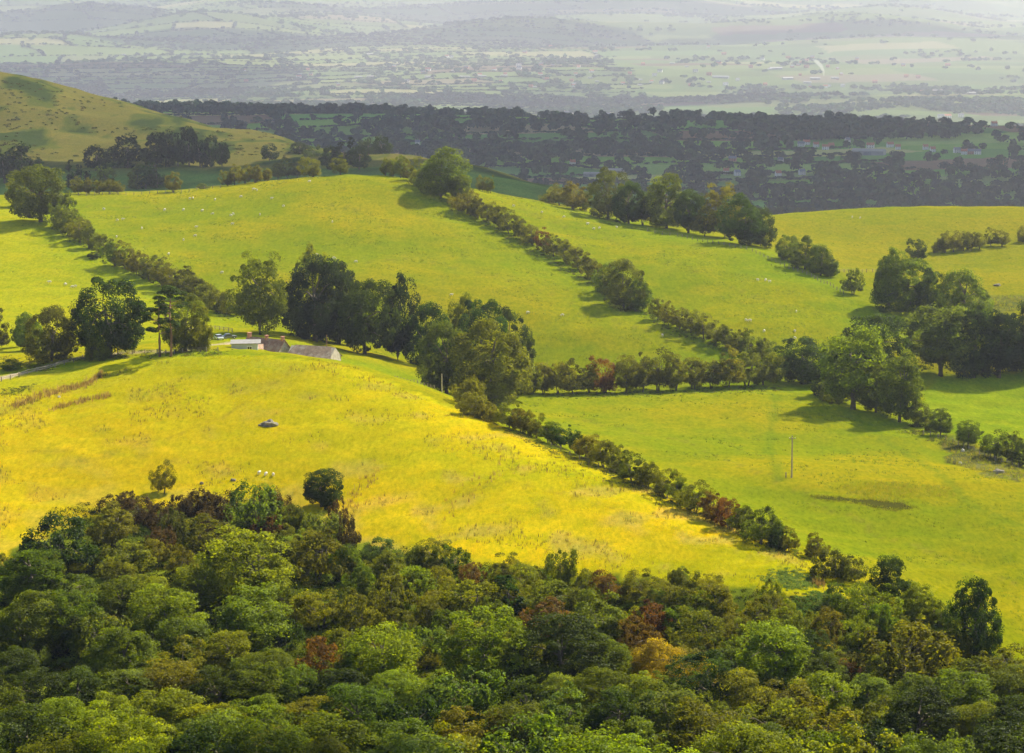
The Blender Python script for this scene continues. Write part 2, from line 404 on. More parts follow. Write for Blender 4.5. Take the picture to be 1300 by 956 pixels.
def ground_color(x, y):
    c = field_col(x, y)
    near = y < 1420
    base = np.array([0.29,0.27,0.002]) + 0*c
    tone = waves(W_TONE, x, y)[...,None]; tone2 = waves(W_TONE2, x, y)[...,None]
    ex = x + 1.0*waves(W_EDGE, x, y); ey = y + 1.0*waves(W_EDGE, y+50, x)
    g_dry = np.array([0.36,0.27,0.006]); g_green = np.array([0.172,0.24,0.002]); g_lime = np.array([0.335,0.32,0.002])
    roll = waves(W_ROLL, x, y)[...,None]; t = np.clip(0.5+0.34*roll+0.22*tone+0.12*tone2, 0, 1)
    base = g_green*(1-t)*0.6 + base*0.4 + (g_dry*0.5+g_lime*0.5)*t*0.6
    m = in_poly(ex, ey, P_MID1)[...,None]; base = np.where(m, base*0.97, base)
    m = in_poly(ex, ey, P_LEFT)[...,None]; base = np.where(m, base*0.25+np.array([0.335,0.325,0.002])*0.8, base)
    m = in_poly(ex, ey, P_THIRD)[...,None]; base = np.where(m, base*0.5+np.array([0.135,0.12,0.004]), base)
    m = in_poly(ex, ey, P_FRESH)[...,None]; base = np.where(m, np.array([0.23,0.29,0.005])*(1+0.06*tone2), base)
    m = in_poly(ex, ey, P_MARSH)[...,None]; base = np.where(m, np.array([0.15,0.16,0.03])*(1+0.2*tone2), base)
    m = in_poly(ex, ey, P_RUSH)[...,None]; base = np.where(m, base*0.95, base)
    m = in_poly(ex, ey, P_WET)[...,None]; base = np.where(m, np.array([0.12,0.12,0.03])*(1+0.3*tone2), base)
    nh = np.array([0.575,0.445,0.003])*(1+0.08*tone)
    roll = waves(W_ROLL, x, y)[...,None]; kk = np.clip(0.35*roll+0.2*tone2+0.15, 0, 0.7); nh = nh*(1-kk)+np.array([0.36,0.37,0.004])*kk
    kk = np.clip(0.6*tone2-0.35*roll-0.2, 0, 0.5); nh = nh*(1-kk)+np.array([0.52,0.38,0.09])*kk

    green_left = sstep(10, -95, x)[...,None]*0.6
    nh = nh*(1-green_left) + np.array([0.44,0.33,0.004])*green_left
    topgreen = (sstep(635, 705, y)*sstep(25,-70,x))[...,None]*0.7
    nh = nh*(1-topgreen) + np.array([0.30,0.33,0.004])*topgreen
    for hl, hw in HEDGE_LINES:
        k = hedge_near(x, y, hl, hw)[...,None]*0.62; base = base*(1-k)+np.array([0.18,0.268,0.002])*k
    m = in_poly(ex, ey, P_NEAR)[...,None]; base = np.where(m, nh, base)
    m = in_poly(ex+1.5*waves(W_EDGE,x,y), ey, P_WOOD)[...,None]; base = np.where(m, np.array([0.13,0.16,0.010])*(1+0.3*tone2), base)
    for path, w, cc in ((LANE, 1.5, (0.36,0.30,0.20)), (YARD, 1.6, (0.40,0.34,0.20))):
        k = lane_mask(x, y, path, w)[...,None]; base = base*(1-k)+np.array(cc)*k
    for path in PATHS:
        k = lane_mask(x+1.2*waves(W_TONE2, x, y), y, path, 0.55)[...,None]*0.38; base = base*(1-k)+np.array([0.20,0.17,0.03])*k
    for path in (TRACK1, TRACK2):
        k = lane_mask(x, y, path, 1.2)[...,None]*0.4; base = base*(1-k)+np.array([0.11,0.19,0.012])*k
    # bracken and heather of the hill at the back
    hill = (sstep(1500, 1560, y)*(1-sstep(2150, 2300, y)))[...,None]
    pat = 0.5*waves(W_PATCH, x*0.9, y*0.9)[...,None]+0.7*waves(W_TONE, x*0.7, y*0.4)[...,None]+0.7*waves(W_TONE2, x*0.6, y*0.3)[...,None]
    br = np.where(pat > 0.9, np.array([0.038,0.058,0.012]), np.where(pat > 0.0, np.array([0.085,0.098,0.014]), np.array([0.14,0.125,0.022])))
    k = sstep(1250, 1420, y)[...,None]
    back_green = np.array([0.10,0.17,0.03])*(1+0.15*tone)  # darker green of the grass behind the crests
    out = base*(1-k) + back_green*k
    out = out*(1-hill)+br*hill
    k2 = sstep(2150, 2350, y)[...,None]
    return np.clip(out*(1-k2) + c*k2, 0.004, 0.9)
gc = ground_color(GX, GY)
V = np.stack([GX, GY, GZ], -1).reshape(-1, 3)
ii = (np.arange(NR-1)[:,None]*NC + np.arange(NC-1)[None,:]).ravel()
Fq = np.stack([ii, ii+1, ii+NC+1, ii+NC], -1)
m, nt = new_mat('pasture')
at = N(nt, 'ShaderNodeAttribute', attribute_name='col'); tc = N(nt, 'ShaderNodeTexCoord')
P = tc.outputs['Object']
mp0 = N(nt, 'ShaderNodeMapping'); nt.links.new(P, mp0.inputs[0]); mp0.inputs['Scale'].default_value = (1.0, 0.28, 0.6); f1 = noise(nt, mp0.outputs[0], 1.1, 6, 0.8); f2 = noise(nt, P, 0.12, 5, 0.65)
mp = N(nt, 'ShaderNodeMapping'); nt.links.new(P, mp.inputs[0]); mp.inputs['Scale'].default_value = (0.8, 0.4, 0.6); mp.inputs['Rotation'].default_value = (0,0,0.5)
f3 = noise(nt, mp.outputs[0], 0.9, 5, 0.85)
c = mix(nt, 'MULTIPLY', 1.0, at.outputs['Color'], ramp(nt, f1, [(0.28,(0.62,0.70,0.6)), (0.5,(1,1,1)), (0.72,(1.26,1.20,1.5))]))
c = mix(nt, 'MULTIPLY', 1.0, c, ramp(nt, f2, [(0.3,(0.80,0.92,0.9)), (0.55,(1,1,1)), (0.75,(1.16,1.04,1.1))]))
c = mix(nt, 'MULTIPLY', 0.8, c, ramp(nt, f3, [(0.32,(0.66,0.74,0.6)), (0.5,(1,1,1)), (0.68,(1.2,1.15,1.4))]))
b = N(nt, 'ShaderNodeBsdfDiffuse'); nt.links.new(c, b.inputs[0]); b.inputs['Roughness'].default_value = 0.9
bp = N(nt, 'ShaderNodeBump'); bp.inputs['Distance'].default_value = 0.35; bp.inputs['Strength'].default_value = 0.6; nt.links.new(f3, bp.inputs['Height']); nt.links.new(bp.outputs[0], b.inputs['Normal'])
o = N(nt, 'ShaderNodeOutputMaterial'); nt.links.new(b.outputs[0], o.inputs[0])
M_GROUND = m
gcol = np.c_[gc.reshape(-1,3), np.ones(len(V))]
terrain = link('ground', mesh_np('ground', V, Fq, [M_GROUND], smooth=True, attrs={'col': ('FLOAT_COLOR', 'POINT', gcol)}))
tag(terrain, 'rolling green and gold pasture falling to a wide farmed valley', 'ground', kind='structure')

# ------------------------------------------------------------------ light and air
EXPO = 1.64
AZ, EL = math.radians(42), math.radians(42)
SUNV = Vector((math.sin(AZ)*math.cos(EL), math.cos(AZ)*math.cos(EL), math.sin(EL)))
sun_d = bpy.data.lights.new('sun', 'SUN'); sun_d.energy = 5.0; sun_d.angle = math.radians(0.53); sun_d.color = (1.0, 0.90, 0.66)
sun = bpy.data.objects.new('sun', sun_d); COL.objects.link(sun); sun.rotation_euler = SUNV.to_track_quat('Z', 'Y').to_euler()
world = bpy.data.worlds.new('World'); scene.world = world; world.use_nodes = True
wn = world.node_tree; wn.nodes.clear()
sky = wn.nodes.new('ShaderNodeTexSky'); sky.sky_type = 'NISHITA'; sky.sun_disc = False; sky.sun_elevation = EL; sky.sun_rotation = AZ; sky.air_density = 1.0; sky.dust_density = 1.0; sky.ozone_density = 1.0
bg = wn.nodes.new('ShaderNodeBackground'); bg.inputs[1].default_value = 0.072
wo = wn.nodes.new('ShaderNodeOutputWorld'); wn.links.new(sky.outputs[0], bg.inputs[0]); wn.links.new(bg.outputs[0], wo.inputs[0])
scene.view_settings.view_transform = 'Standard'; scene.view_settings.look = 'None'; scene.view_settings.gamma = 1.0; scene.view_settings.use_curve_mapping = False
scene.view_settings.exposure = EXPO
scene.render.engine = 'CYCLES'
scene.cycles.use_denoising = True; scene.cycles.max_bounces = 6; scene.cycles.diffuse_bounces = 3; scene.cycles.transmission_bounces = 3; scene.cycles.volume_bounces = 0
scene.cycles.transparent_max_bounces = 8
DENS = 4.8e-5
hz = MB().box(-8600, 8600, -220, 26900, float(GZ.min())-1.5, 305.0)
m, nt = new_mat('hazy_air'); vv = N(nt, 'ShaderNodeVolumePrincipled'); vv.inputs['Color'].default_value = (0.76,0.80,1.0,1); vv.inputs['Density'].default_value = DENS; vv.inputs['Anisotropy'].default_value = 0.25
o = N(nt, 'ShaderNodeOutputMaterial'); nt.links.new(vv.outputs[0], o.inputs['Volume'])
haze = hz.build('haze', m); tag(haze, 'pale haze over the whole valley', 'haze', kind='stuff')

m, nt = new_mat('cloud'); d = N(nt, 'ShaderNodeBsdfDiffuse'); d.inputs[0].default_value = (0.92,0.92,0.94,1)
tr = N(nt, 'ShaderNodeBsdfTranslucent'); tr.inputs[0].default_value = (0.9,0.9,0.93,1); mx = N(nt, 'ShaderNodeMixShader'); mx.inputs[0].default_value = 0.28
nt.links.new(d.outputs[0], mx.inputs[1]); nt.links.new(tr.outputs[0], mx.inputs[2]); o = N(nt, 'ShaderNodeOutputMaterial'); nt.links.new(mx.outputs[0], o.inputs[0])
M_CLOUD = m
def cloud(gx, gy, rx, ry, seed, alt=1150, thick=190):
    """one cloud whose shade falls on the ground round gx, gy"""
    h = alt-60
    cx = gx + h/math.tan(EL)*math.sin(AZ); cy = gy + h/math.tan(EL)*math.cos(AZ)
    r_ = np.random.default_rng(seed); nu, nv = 90, 26
    ph = np.linspace(0, 2*np.pi, nu, endpoint=False); th = np.linspace(0.03, np.pi-0.03, nv)
    PH, TT = np.meshgrid(ph, th)
    rad = 1+0*PH
    for k, a in ((3,.05),(5,.05),(9,.035),(15,.03),(23,.02)):
        rad = rad + a*np.sin(k*PH + r_.uniform(0,6.28)) 
    x = rx*rad*np.sin(TT)**0.6*np.cos(PH); y = ry*rad*np.sin(TT)**0.6*np.sin(PH)
    z = np.where(np.cos(TT) > 0, thick*np.cos(TT), 40*np.cos(TT))
    W = make_waves(10, 150, 500); z = z + (np.cos(TT) > 0.1)*40*waves(W, x, y)*np.cos(TT)
    Vv = np.stack([x+cx, y+cy, z+alt], -1).reshape(-1,3)
    q = [(i*nu+k, (i+1)*nu+k, (i+1)*nu+(k+1)%nu, i*nu+(k+1)%nu) for i in range(nv-1) for k in range(nu)]
    me = mesh_np('cloud', Vv, q, [M_CLOUD], smooth=True)
    bm = bmesh.new(); bm.from_mesh(me); bmesh.ops.holes_fill(bm, edges=bm.edges[:]); bmesh.ops.recalc_face_normals(bm, faces=bm.faces[:]); bm.to_mesh(me); bm.free()
    return tag(link('cloud', me), 'broad white cloud out of view, placed for the shade it casts', 'cloud', group='clouds over the valley', kind='structure')
cloud(50, 3150, 1850, 1040, 21)
for cx_, cy_, rx_, ry_, sd_ in ((-1700, 9300, 1250, 1100, 41), (-350, 12600, 1500, 900, 42), (1900, 12800, 1100, 900, 43), (-2600, 14800, 1500, 1300, 44), (700, 16500, 1900, 900, 45), (550, 8300, 650, 350, 46)):
    cloud(cx_, cy_, rx_, ry_, sd_, alt=1250)  # unseen clouds, added to break the far plain into shade and sun
cloud(-280, 1400, 400, 105, 33, alt=700, thick=80)  # small unseen cloud, shaped to darken the foot of the back hill
cloud(-20, -225, 760, 540, 5, alt=1000, thick=150)  # unseen cloud added above the camera to dim the near haze
# ------------------------------------------------------------------ tree kinds
def rand_dirs(r, n):
    v = r.normal(size=(n, 3)); return v/np.linalg.norm(v, axis=1, keepdims=True)
def leaf_quads(r, C, Nn, size, aspect=0.62):
    """one small pointed four-cornered leaf spray per centre"""
    n = len(C)
    a = np.cross(Nn, rand_dirs(r, n)); a /= np.linalg.norm(a, axis=1, keepdims=True)+1e-9
    b = np.cross(Nn, a)
    s = size*r.uniform(0.6, 1.35, n)[:,None]
    j = lambda: r.uniform(0.75, 1.25, n)[:,None]
    droop = Nn*s*0.22
    P = np.stack([C+a*s*j()-droop, C+b*s*aspect*j(), C-a*s*j()-droop, C-b*s*aspect*j()], 1)
    return P.reshape(-1, 3), np.arange(4*n).reshape(-1, 4)
def lobe(r, D, k=6, amp=0.24):
    """low-frequency unevenness of a crown as a function of direction"""
    f = np.ones(len(D))
    for _ in range(k):
        d = rand_dirs(r, 1)[0]; f += amp*r.uniform(-1, 1)*np.exp(-3.5*(1-D@d))*1.6
    return f
def crown_points(r, w, h0, h, nclump, crad, top=0.5, fill=0.62, flat=0.8):
    cz = h0+(h-h0)*top
    D = rand_dirs(r, nclump*3); D = D[(D[:,2] > -0.88)][:nclump]
    rad = r.uniform(fill, 0.93, len(D))*lobe(r, D)
    X = D*rad[:,None]*np.array([w/2, w/2, 1])
    ni = nclump//4; inner = rand_dirs(r, ni)*r.uniform(0.15, 0.6, ni)[:,None]*np.array([w/2, w/2, 1]); inner[:,2] -= 0.25
    X = np.r_[X, inner]; rad = np.r_[rad, np.full(ni, 1.0)]
    X[:,2] = np.where(X[:,2] > 0, X[:,2]*(h-cz), X[:,2]*(cz-h0)) + cz
    return X, crad*r.choice([0.55, 0.75, 0.95, 1.15, 1.35], len(X))*r.uniform(0.9, 1.1, len(X))
def crown_mesh(name, r, w, h0, h, nclump, nleaf, crad, leaf, top=0.5, fill=0.62, flat=0.75, spiky=0.0, X=None, R=None, up=0.35):
    if X is None: X, R = crown_points(r, w, h0, h, nclump, crad, top, fill)
    nc = len(X); cen = np.array([0, 0, h0+(h-h0)*0.45])
    per = nleaf//nc
    idx = np.repeat(np.arange(nc), per)
    D = rand_dirs(r, len(idx))
    out = X[idx]-cen; out /= np.linalg.norm(out, axis=1, keepdims=True)+1e-6
    flip = (D*out).sum(1) < -0.35
    D[flip] *= -1
    rr_ = R[idx]*r.uniform(0.55, 1.08, len(idx))**0.7
    if spiky: rr_ *= 1+spiky*(r.random(len(idx)) < 0.12)
    C = X[idx]+D*rr_[:,None]*np.array([1, 1, flat])
    Nn = D*0.9+rand_dirs(r, len(idx))*0.75+np.array([0, 0, up]); Nn /= np.linalg.norm(Nn, axis=1, keepdims=True)
    V, Q = leaf_quads(r, C, Nn, leaf)
    ct = r.uniform(0.2, 0.8, nc)
    tint = np.clip(ct[idx]+r.normal(0, 0.16, len(idx)), 0, 1)
    return mesh_np(name, V, Q, [M_LEAF], attrs={'tint': ('FLOAT', 'POINT', np.repeat(tint, 4))}), X
def trunk_mesh(name, r, h0, h, X, rad, mat, lean=0.0, stems=1, limbs=8):
    mb = MB()
    pick = X[r.permutation(len(X))[:limbs*stems]]
    for s in range(stems):
        a = r.uniform(0, 6.28); off = (0.5*rad*6 if stems > 1 else 0)
        bx, by = off*math.cos(a+s*6.28/stems), off*math.sin(a+s*6.28/stems)
        zt = h0+(h-h0)*0.55
        dx, dy = (bx*1.8+lean+r.normal()*rad, by*1.8+r.normal()*rad)
        axis = [(bx*0.6, by*0.6, -0.5), (bx*0.7, by*0.7, h0*0.5), (bx+(dx-bx)*0.4, by+(dy-by)*0.4, h0+0.1*(h-h0)), (dx, dy, zt)]
        mb.tube(axis, [rad*1.35, rad, rad*0.8, rad*0.35], 7)
        for p in pick[s*limbs:(s+1)*limbs]:
            t = r.uniform(0.25, 0.9); q = Vector(axis[2]).lerp(Vector(axis[3]), t) if t > 0.3 else Vector(axis[2])
            e = Vector(p); mid = q.lerp(e, 0.5)+Vector((0, 0, 0.06*h))
            mb.tube([q, mid, e], [rad*0.42, rad*0.26, rad*0.08], 5, cap=False)
    return mb.mesh(name, mat, smooth=True)
PROTO = {}
def proto(kind, n, fn):
    for i in range(n):
        r = np.random.default_rng(sum(ord(ch) for ch in kind)*31+i)
        PROTO.setdefault(kind, []).append(fn(r))
def f_broad(r):
    w, h = r.uniform(0.92, 1.05)*11, 12.0
    cm, X = crown_mesh('broad_crown', r, w, 0.2, h, 120, 27000, 1.3, 0.155, top=0.40, fill=0.66)
    return cm, trunk_mesh('broad_trunk', r, 1.6, h, X, 0.38, M_BARK, limbs=9), w, h
def f_ash(r):
    w, h = r.uniform(0.85, 0.98)*10, 12.0
    cm, X = crown_mesh('ash_crown', r, w, 0.5, h, 120, 21000, 1.0, 0.16, top=0.44, fill=0.55, spiky=0.5, up=0.1)
    return cm, trunk_mesh('ash_trunk', r, 2.8, h, X, 0.30, M_BARK, limbs=12), w, h
def f_thorn(r):
    w, h = 6.2, 6.0
    cm, X = crown_mesh('thorn_crown', r, w, 0.35, h, 52, 9500, 0.72, 0.12, top=0.42, fill=0.5, spiky=0.45, up=0.2)
    return cm, trunk_mesh('thorn_trunk', r, 0.8, h, X, 0.13, M_BARK, stems=2, limbs=5, lean=-0.4), w, h
def f_bush(r):
    w, h = 6.0, 4.8
    cm, X = crown_mesh('bush_crown', r, w, 0.0, h, 48, 8500, 0.72, 0.12, top=0.35, fill=0.55, spiky=0.35)
    return cm, trunk_mesh('bush_stems', r, 0.5, h, X, 0.08, M_BARK, stems=3, limbs=4), w, h
def f_gorse(r):
    w, h = 5.0, 3.4
    cm, X = crown_mesh('gorse_crown', r, w, 0.0, h, 60, 6500, 0.42, 0.10, top=0.35, fill=0.6, spiky=0.5, flat=1.2, up=0.5)
    return cm, trunk_mesh('gorse_stems', r, 0.4, h, X, 0.06, M_BARK, stems=3, limbs=4), w, h
def f_sallow(r):
    w, h = 6.5, 5.5
    cm, X = crown_mesh('sallow_crown', r, w, 0.2, h, 50, 6500, 0.62, 0.15, top=0.40, fill=0.6, spiky=0.8, flat=1.1, up=0.0)
    return cm, trunk_mesh('sallow_stems', r, 0.7, h, X, 0.09, M_BARK, stems=4, limbs=4), w, h
def f_holly(r):
    w, h = 4.2, 7.0
    cm, X = crown_mesh('holly_crown', r, w, 0.3, h, 48, 6000, 0.6, 0.14, top=0.30, fill=0.6, flat=0.9)
    return cm, trunk_mesh('holly_trunk', r, 0.8, h, X, 0.14, M_BARK, limbs=7), w, h
def f_pine(r):
    w, h = 8.0, 14.5
    X = []; R = []
    for k in range(34):
        z = r.uniform(0.62, 0.99)*h if k < 26 else r.uniform(0.45, 0.62)*h
        m_ = (1.0-((z/h-0.72)/0.30)**2)*w/2 if z > 0.62*h else w*0.3
        a = r.uniform(0, 6.28); q = m_*math.sqrt(r.uniform(0.15, 1))
        X.append((q*math.cos(a), q*math.sin(a), z)); R.append(r.uniform(0.7, 1.3))
    X = np.array(X); R = np.array(R)
    cm, _ = crown_mesh('pine_crown', r, w, 0, h, 0, 7500, 0, 0.16, flat=0.42, X=X, R=R, up=0.7)
    mb = MB(); mb.tube([(0,0,-0.5),(0.15,0,h*0.3),(-0.1,0.1,h*0.6),(0.2,0,h*0.93)], [0.36,0.27,0.2,0.07], 8)
    for p in X[r.permutation(len(X))[:18]]:
        z = p[2]-0.8; mb.tube([(0, 0, z), (p[0]*0.55, p[1]*0.55, z+0.25), tuple(p)], [0.09, 0.06, 0.03], 5, cap=False)
    return cm, mb.mesh('pine_trunk', M_PINEBARK, True), w, h
def f_far(r):
    w, h = 11.0, 12.0
    cm, X = crown_mesh('far_crown', r, w, 0.6, h, 30, 1900, 1.9, 0.5, top=0.42)
    return cm, trunk_mesh('far_trunk', r, 1.8, h, X, 0.4, M_BARK, limbs=4), w, h
for kd, n_, fn_ in (('broad', 7, f_broad), ('ash', 6, f_ash), ('thorn', 8, f_thorn), ('bush', 6, f_bush), ('gorse', 3, f_gorse), ('sallow', 3, f_sallow), ('holly', 2, f_holly), ('pine', 2, f_pine), ('far', 4, f_far)):
    proto(kd, n_, fn_)

LC = {'D': (0.030,0.050,0.004), 'M': (0.072,0.098,0.003), 'L': (0.130,0.160,0.003), 'O': (0.098,0.104,0.003), 'R': (0.108,0.058,0.006),
      'B': (0.046,0.032,0.009), 'Y': (0.24,0.19,0.003), 'G': (0.084,0.114,0.012), 'K': (0.017,0.031,0.009), 'T': (0.064,0.072,0.004), 'H': (0.140,0.152,0.003)}
LW = {'D': 'dark green', 'M': 'mid green', 'L': 'bright green', 'O': 'olive', 'R': 'rusty', 'B': 'dark brown', 'Y': 'yellow', 'G': 'grey-green', 'K': 'very dark', 'T': 'brown-tinged', 'H': 'yellow-green'}
KN = {'broad': ('broadleaf_tree', 'tree', 'broadleaf tree', 'crown', 'trunk'), 'ash': ('ash_tree', 'tree', 'ash tree', 'crown', 'trunk'),
      'thorn': ('hawthorn_tree', 'hawthorn', 'hawthorn', 'crown', 'trunk'), 'bush': ('shrub', 'shrub', 'shrub', 'foliage', 'stems'),
      'gorse': ('gorse_bush', 'gorse', 'gorse bush', 'foliage', 'stems'), 'sallow': ('sallow_bush', 'sallow', 'willowy bush', 'foliage', 'stems'),
      'holly': ('holly_tree', 'tree', 'holly tree', 'crown', 'trunk'), 'pine': ('pine_tree', 'tree', 'Scots pine', 'crown', 'trunk'),
      'far': ('broadleaf_tree', 'tree', 'broadleaf tree', 'crown', 'trunk')}
ALL = []
_cnt = {}
def plant(kind, loc, hm, wm, ck, rot=None, sink=0.0):
    pl = PROTO[kind]; k = _cnt.get(kind, 0); _cnt[kind] = k+1
    cm, tm, w, h = pl[k % len(pl)]
    nm = KN[kind]
    e = bpy.data.objects.new(nm[0], None); COL.objects.link(e); e.empty_display_size = 0.5
    e.location = (loc[0], loc[1], loc[2]-sink); e.rotation_euler = (0, 0, random.uniform(0, 6.28) if rot is None else rot)
    q_ = random.uniform(0.88, 1.12); e.scale = (wm/w*q_, wm/w/q_, hm/h*random.uniform(0.94, 1.05))
    c = link(nm[3], cm, e); t = link(nm[4], tm, e)
    b = LC[ck]; j = random.uniform(0.85, 1.18)
    c.color = tuple(min(1, q*j*random.uniform(0.94, 1.06)) for q in b)+(1,)
    e['category'] = nm[1]
    return e
def tree_px(kind, ck, u, v, hp, wp, D=None, dmin=380, sink=0.1):
    """a tree whose foot is seen at photo pixel u,v and which stands hp pixels tall"""
    if D is None: x, y, z = hit(u, v, dmin)
    else: x, y, z = at_depth(u, D)
    s = (y*CP-(z-CAMZ)*SP)/F
    return plant(kind, (x, y, z), hp*s/math.cos(PITCH*0.9), wp*s, ck, sink=sink)
ORD = ['first','second','third','fourth','fifth','sixth','seventh','eighth','ninth','tenth','eleventh','twelfth','thirteenth','fourteenth','fifteenth','sixteenth','seventeenth','eighteenth','nineteenth','twentieth']
TENS = {2: 'twenty', 3: 'thirty', 4: 'forty'}
def ordw(n):
    if n <= 20: return ORD[n-1]
    t, k = divmod(n, 10)
    return TENS[t]+'-'+ORD[k-1] if k else {3: 'thirtieth', 4: 'fortieth'}[t]
def line(group, place, items, **kw):
    """items: (kind, colour, u, v, h, w[, D]) from left to right along a hedge or row"""
    for i, it in enumerate(items):
        wf = 1.22 if it[0] in ('thorn', 'bush') and len(items) > 9 else 1.08
        e = tree_px(it[0], it[1], it[2], it[3], it[4]*1.04, it[5]*wf, D=it[6] if len(it) > 6 else None, **kw)
        noun = KN[it[0]][2]
        size = 'small ' if it[4] < 24 else ('tall ' if it[4] > 60 else '')
        w_ = 'leftmost' if i == 0 else ('rightmost' if i == len(items)-1 else ordw(i+1)+' from left')
        tag(e, '%s%s %s, %s %s' % (size, LW[it[1]], noun, w_, place), group=group)
        ALL.append(e)
def one(kind, ck, u, v, h, w, label, D=None, group=None, dmin=380):
    e = tree_px(kind, ck, u, v, h, w, D=D, dmin=dmin); tag(e, label, group=group); ALL.append(e); return e
B, A_, T, S = 'broad', 'ash', 'thorn', 'bush'
line('windswept hawthorns on the skyline hedge', 'of the skyline thorns left of centre', [
 (T,'O',100,242,22,15,1104),(T,'O',113,242,21,14,1104),(T,'T',126,242,18,14,1104),(T,'O',138,243,19,16,1104),(T,'O',150,243,14,14,1104),
 (T,'O',220,244,26,18),(S,'M',258,240,8,14),(T,'O',289,236,20,17),(T,'O',298,235,24,18),(T,'O',311,233,24,18),(T,'T',324,232,22,18),(T,'O',336,230,17,16),
 (T,'O',352,228,22,20),(T,'O',366,227,23,20),(T,'T',378,226,24,18),(T,'O',397,225,25,22),(T,'O',432,222,22,22)])
one(B,'M',52,282,82,80,'big round broadleaf tree at the top end of the left hedge'); one(T,'O',22,262,36,28,'olive thorn close left of the big round hedge-top tree')
one(S,'M',84,288,44,34,'mid green shrub tucked under the big round hedge-top tree')
line('trees at the foot of the brown hill', 'in the shaded row below the hill', [
 ('far','K',6,238,44,30,1480),('far','D',28,240,48,44,1490),('far','K',98,243,34,30,1440),('far','K',122,228,32,30,1530),('far','G',135,243,32,26,1430),('far','K',162,226,42,38,1540),('far','G',176,244,26,30,1430),('far','K',197,228,44,30,1545),('far','D',185,246,34,28,1430),
 ('far','K',212,228,46,26,1550),('far','K',226,226,44,26,1560),('far','K',240,226,48,26,1560),('far','K',254,224,42,24,1560),('far','D',268,224,38,22,1570),('far','D',200,247,26,26,1430),('far','K',282,222,28,18,1580),('far','K',342,210,24,22,1600)])
line('trees on the spur left of the skyline oak', 'on the dark spur behind the crest', [
 ('far','D',420,215,30,26,1500),('far','K',438,218,36,30,1500),('far','D',456,220,30,26,1480),('far','K',468,212,28,26,1700),('far','K',484,214,26,24,1650),('far','D',398,205,18,22,1620),('far','K',380,202,14,22,1640)])
line('thorns leading up to the skyline oak', 'leading up to the big skyline tree', [
 (T,'O',489,223,22,14),(T,'O',499,224,24,16),(T,'O',508,226,30,20),(T,'O',519,229,24,18),(S,'O',530,236,30,24),(T,'O',540,243,30,22)])
one(B,'M',560,252,68,68,'big spreading broadleaf tree on the skyline at the hedge top'); one(A_,'M',583,258,36,30,'mid green ash tree just right below the big skyline tree')
one(T,'O',612,243,22,14,'left one of two small thorns standing alone past the skyline tree'); one(T,'O',622,245,22,15,'right one of two small thorns standing alone past the skyline tree')
line('hawthorns of the diagonal hill hedge', 'in the long diagonal hill hedge', [
 (T,'O',592,271,30,30),(T,'T',606,277,26,22),(T,'O',621,283,27,24),(T,'T',633,289,28,24),(T,'O',647,297,30,26),(T,'T',661,304,28,24),(T,'O',675,311,28,24),(T,'R',690,319,28,24),(T,'T',704,326,28,24),
 (T,'O',719,334,30,26),(T,'O',734,343,30,26),(S,'T',748,353,26,22),(S,'O',757,360,32,22),(S,'M',771,374,42,32),(B,'M',792,392,64,50),(S,'M',808,395,44,30)])
line('hawthorns of the lower diagonal hedge', 'in the lower diagonal hedge', [
 (T,'O',836,407,30,22),(T,'O',849,413,28,22),(T,'O',863,418,27,24),(T,'O',878,423,32,28),(T,'O',893,430,30,24),(T,'O',908,436,28,26),(T,'T',922,442,27,24),(S,'O',937,446,30,26),(S,'M',953,452,30,28),(S,'O',967,456,28,26)])
line('trees of the long level hedge', 'in the level hedge above the hollow', [
 (S,'O',672,500,34,28),(T,'O',690,500,42,30),(T,'O',708,500,42,30),(T,'T',728,500,40,30),(T,'O',748,499,40,30),(T,'R',768,499,46,34),(A_,'O',795,499,50,36),(T,'O',815,498,40,30),(T,'T',835,496,52,38),(T,'O',857,496,46,34),
 (T,'O',880,494,42,34),(T,'T',903,493,38,34),(T,'O',925,492,46,36),(T,'O',948,490,44,38),(T,'O',970,489,42,36),(T,'M',986,478,42,34),(B,'D',1018,488,60,62)])
line('crest row of big trees', "on the second field's crest", [
 (S,'O',697,257,16,22),(T,'O',711,261,26,24),(T,'O',728,266,36,30),(T,'T',743,268,26,22),(B,'T',772,278,62,54),(B,'D',798,284,54,46),(T,'D',815,286,40,30),(B,'M',846,290,66,56),(B,'D',874,296,56,42),(T,'O',893,300,34,28),(A_,'O',920,302,66,46),(B,'D',945,311,64,56),(B,'D',965,313,48,34)])
line('oaks below the crest row', 'on the slope past the crest row', [(B,'M',1000,331,32,28),(B,'M',1022,342,40,38),(B,'M',1042,350,38,34),(S,'M',1054,352,24,20)])
one(T,'M',1083,374,34,32,'small round thorn alone where the two right-hand fields meet')
line('thorns of the far right field hedge', 'in the far right field hedge', [(T,'D',1165,330,28,24),(S,'O',1190,321,18,16),(T,'O',1199,321,26,20),(T,'O',1210,320,26,20),(T,'O',1222,319,25,20),(T,'T',1233,318,25,18),(T,'O',1243,317,22,16),(T,'O',1259,313,22,18),(T,'O',1272,313,22,18),(T,'O',1300,309,22,20),(T,'O',1325,309,22,20)])
line('tall trees of the right-hand dell', 'around the right-hand dell', [
 (B,'D',1050,505,50,40),(B,'D',1104,478,84,84),(B,'M',1128,393,78,48),(A_,'L',1083,520,100,84),(B,'M',1152,400,72,64),(B,'M',1112,524,62,50),(S,'O',1062,512,40,44),(S,'O',1165,540,30,30),(A_,'M',1142,536,88,66),(B,'D',1180,405,62,40),(A_,'G',1194,478,104,92),(B,'M',1222,414,74,66),(B,'D',1236,480,84,60),(B,'K',1268,480,94,78),(B,'D',1305,476,92,70),(B,'K',1345,470,84,64),(B,'M',1390,470,80,60)])
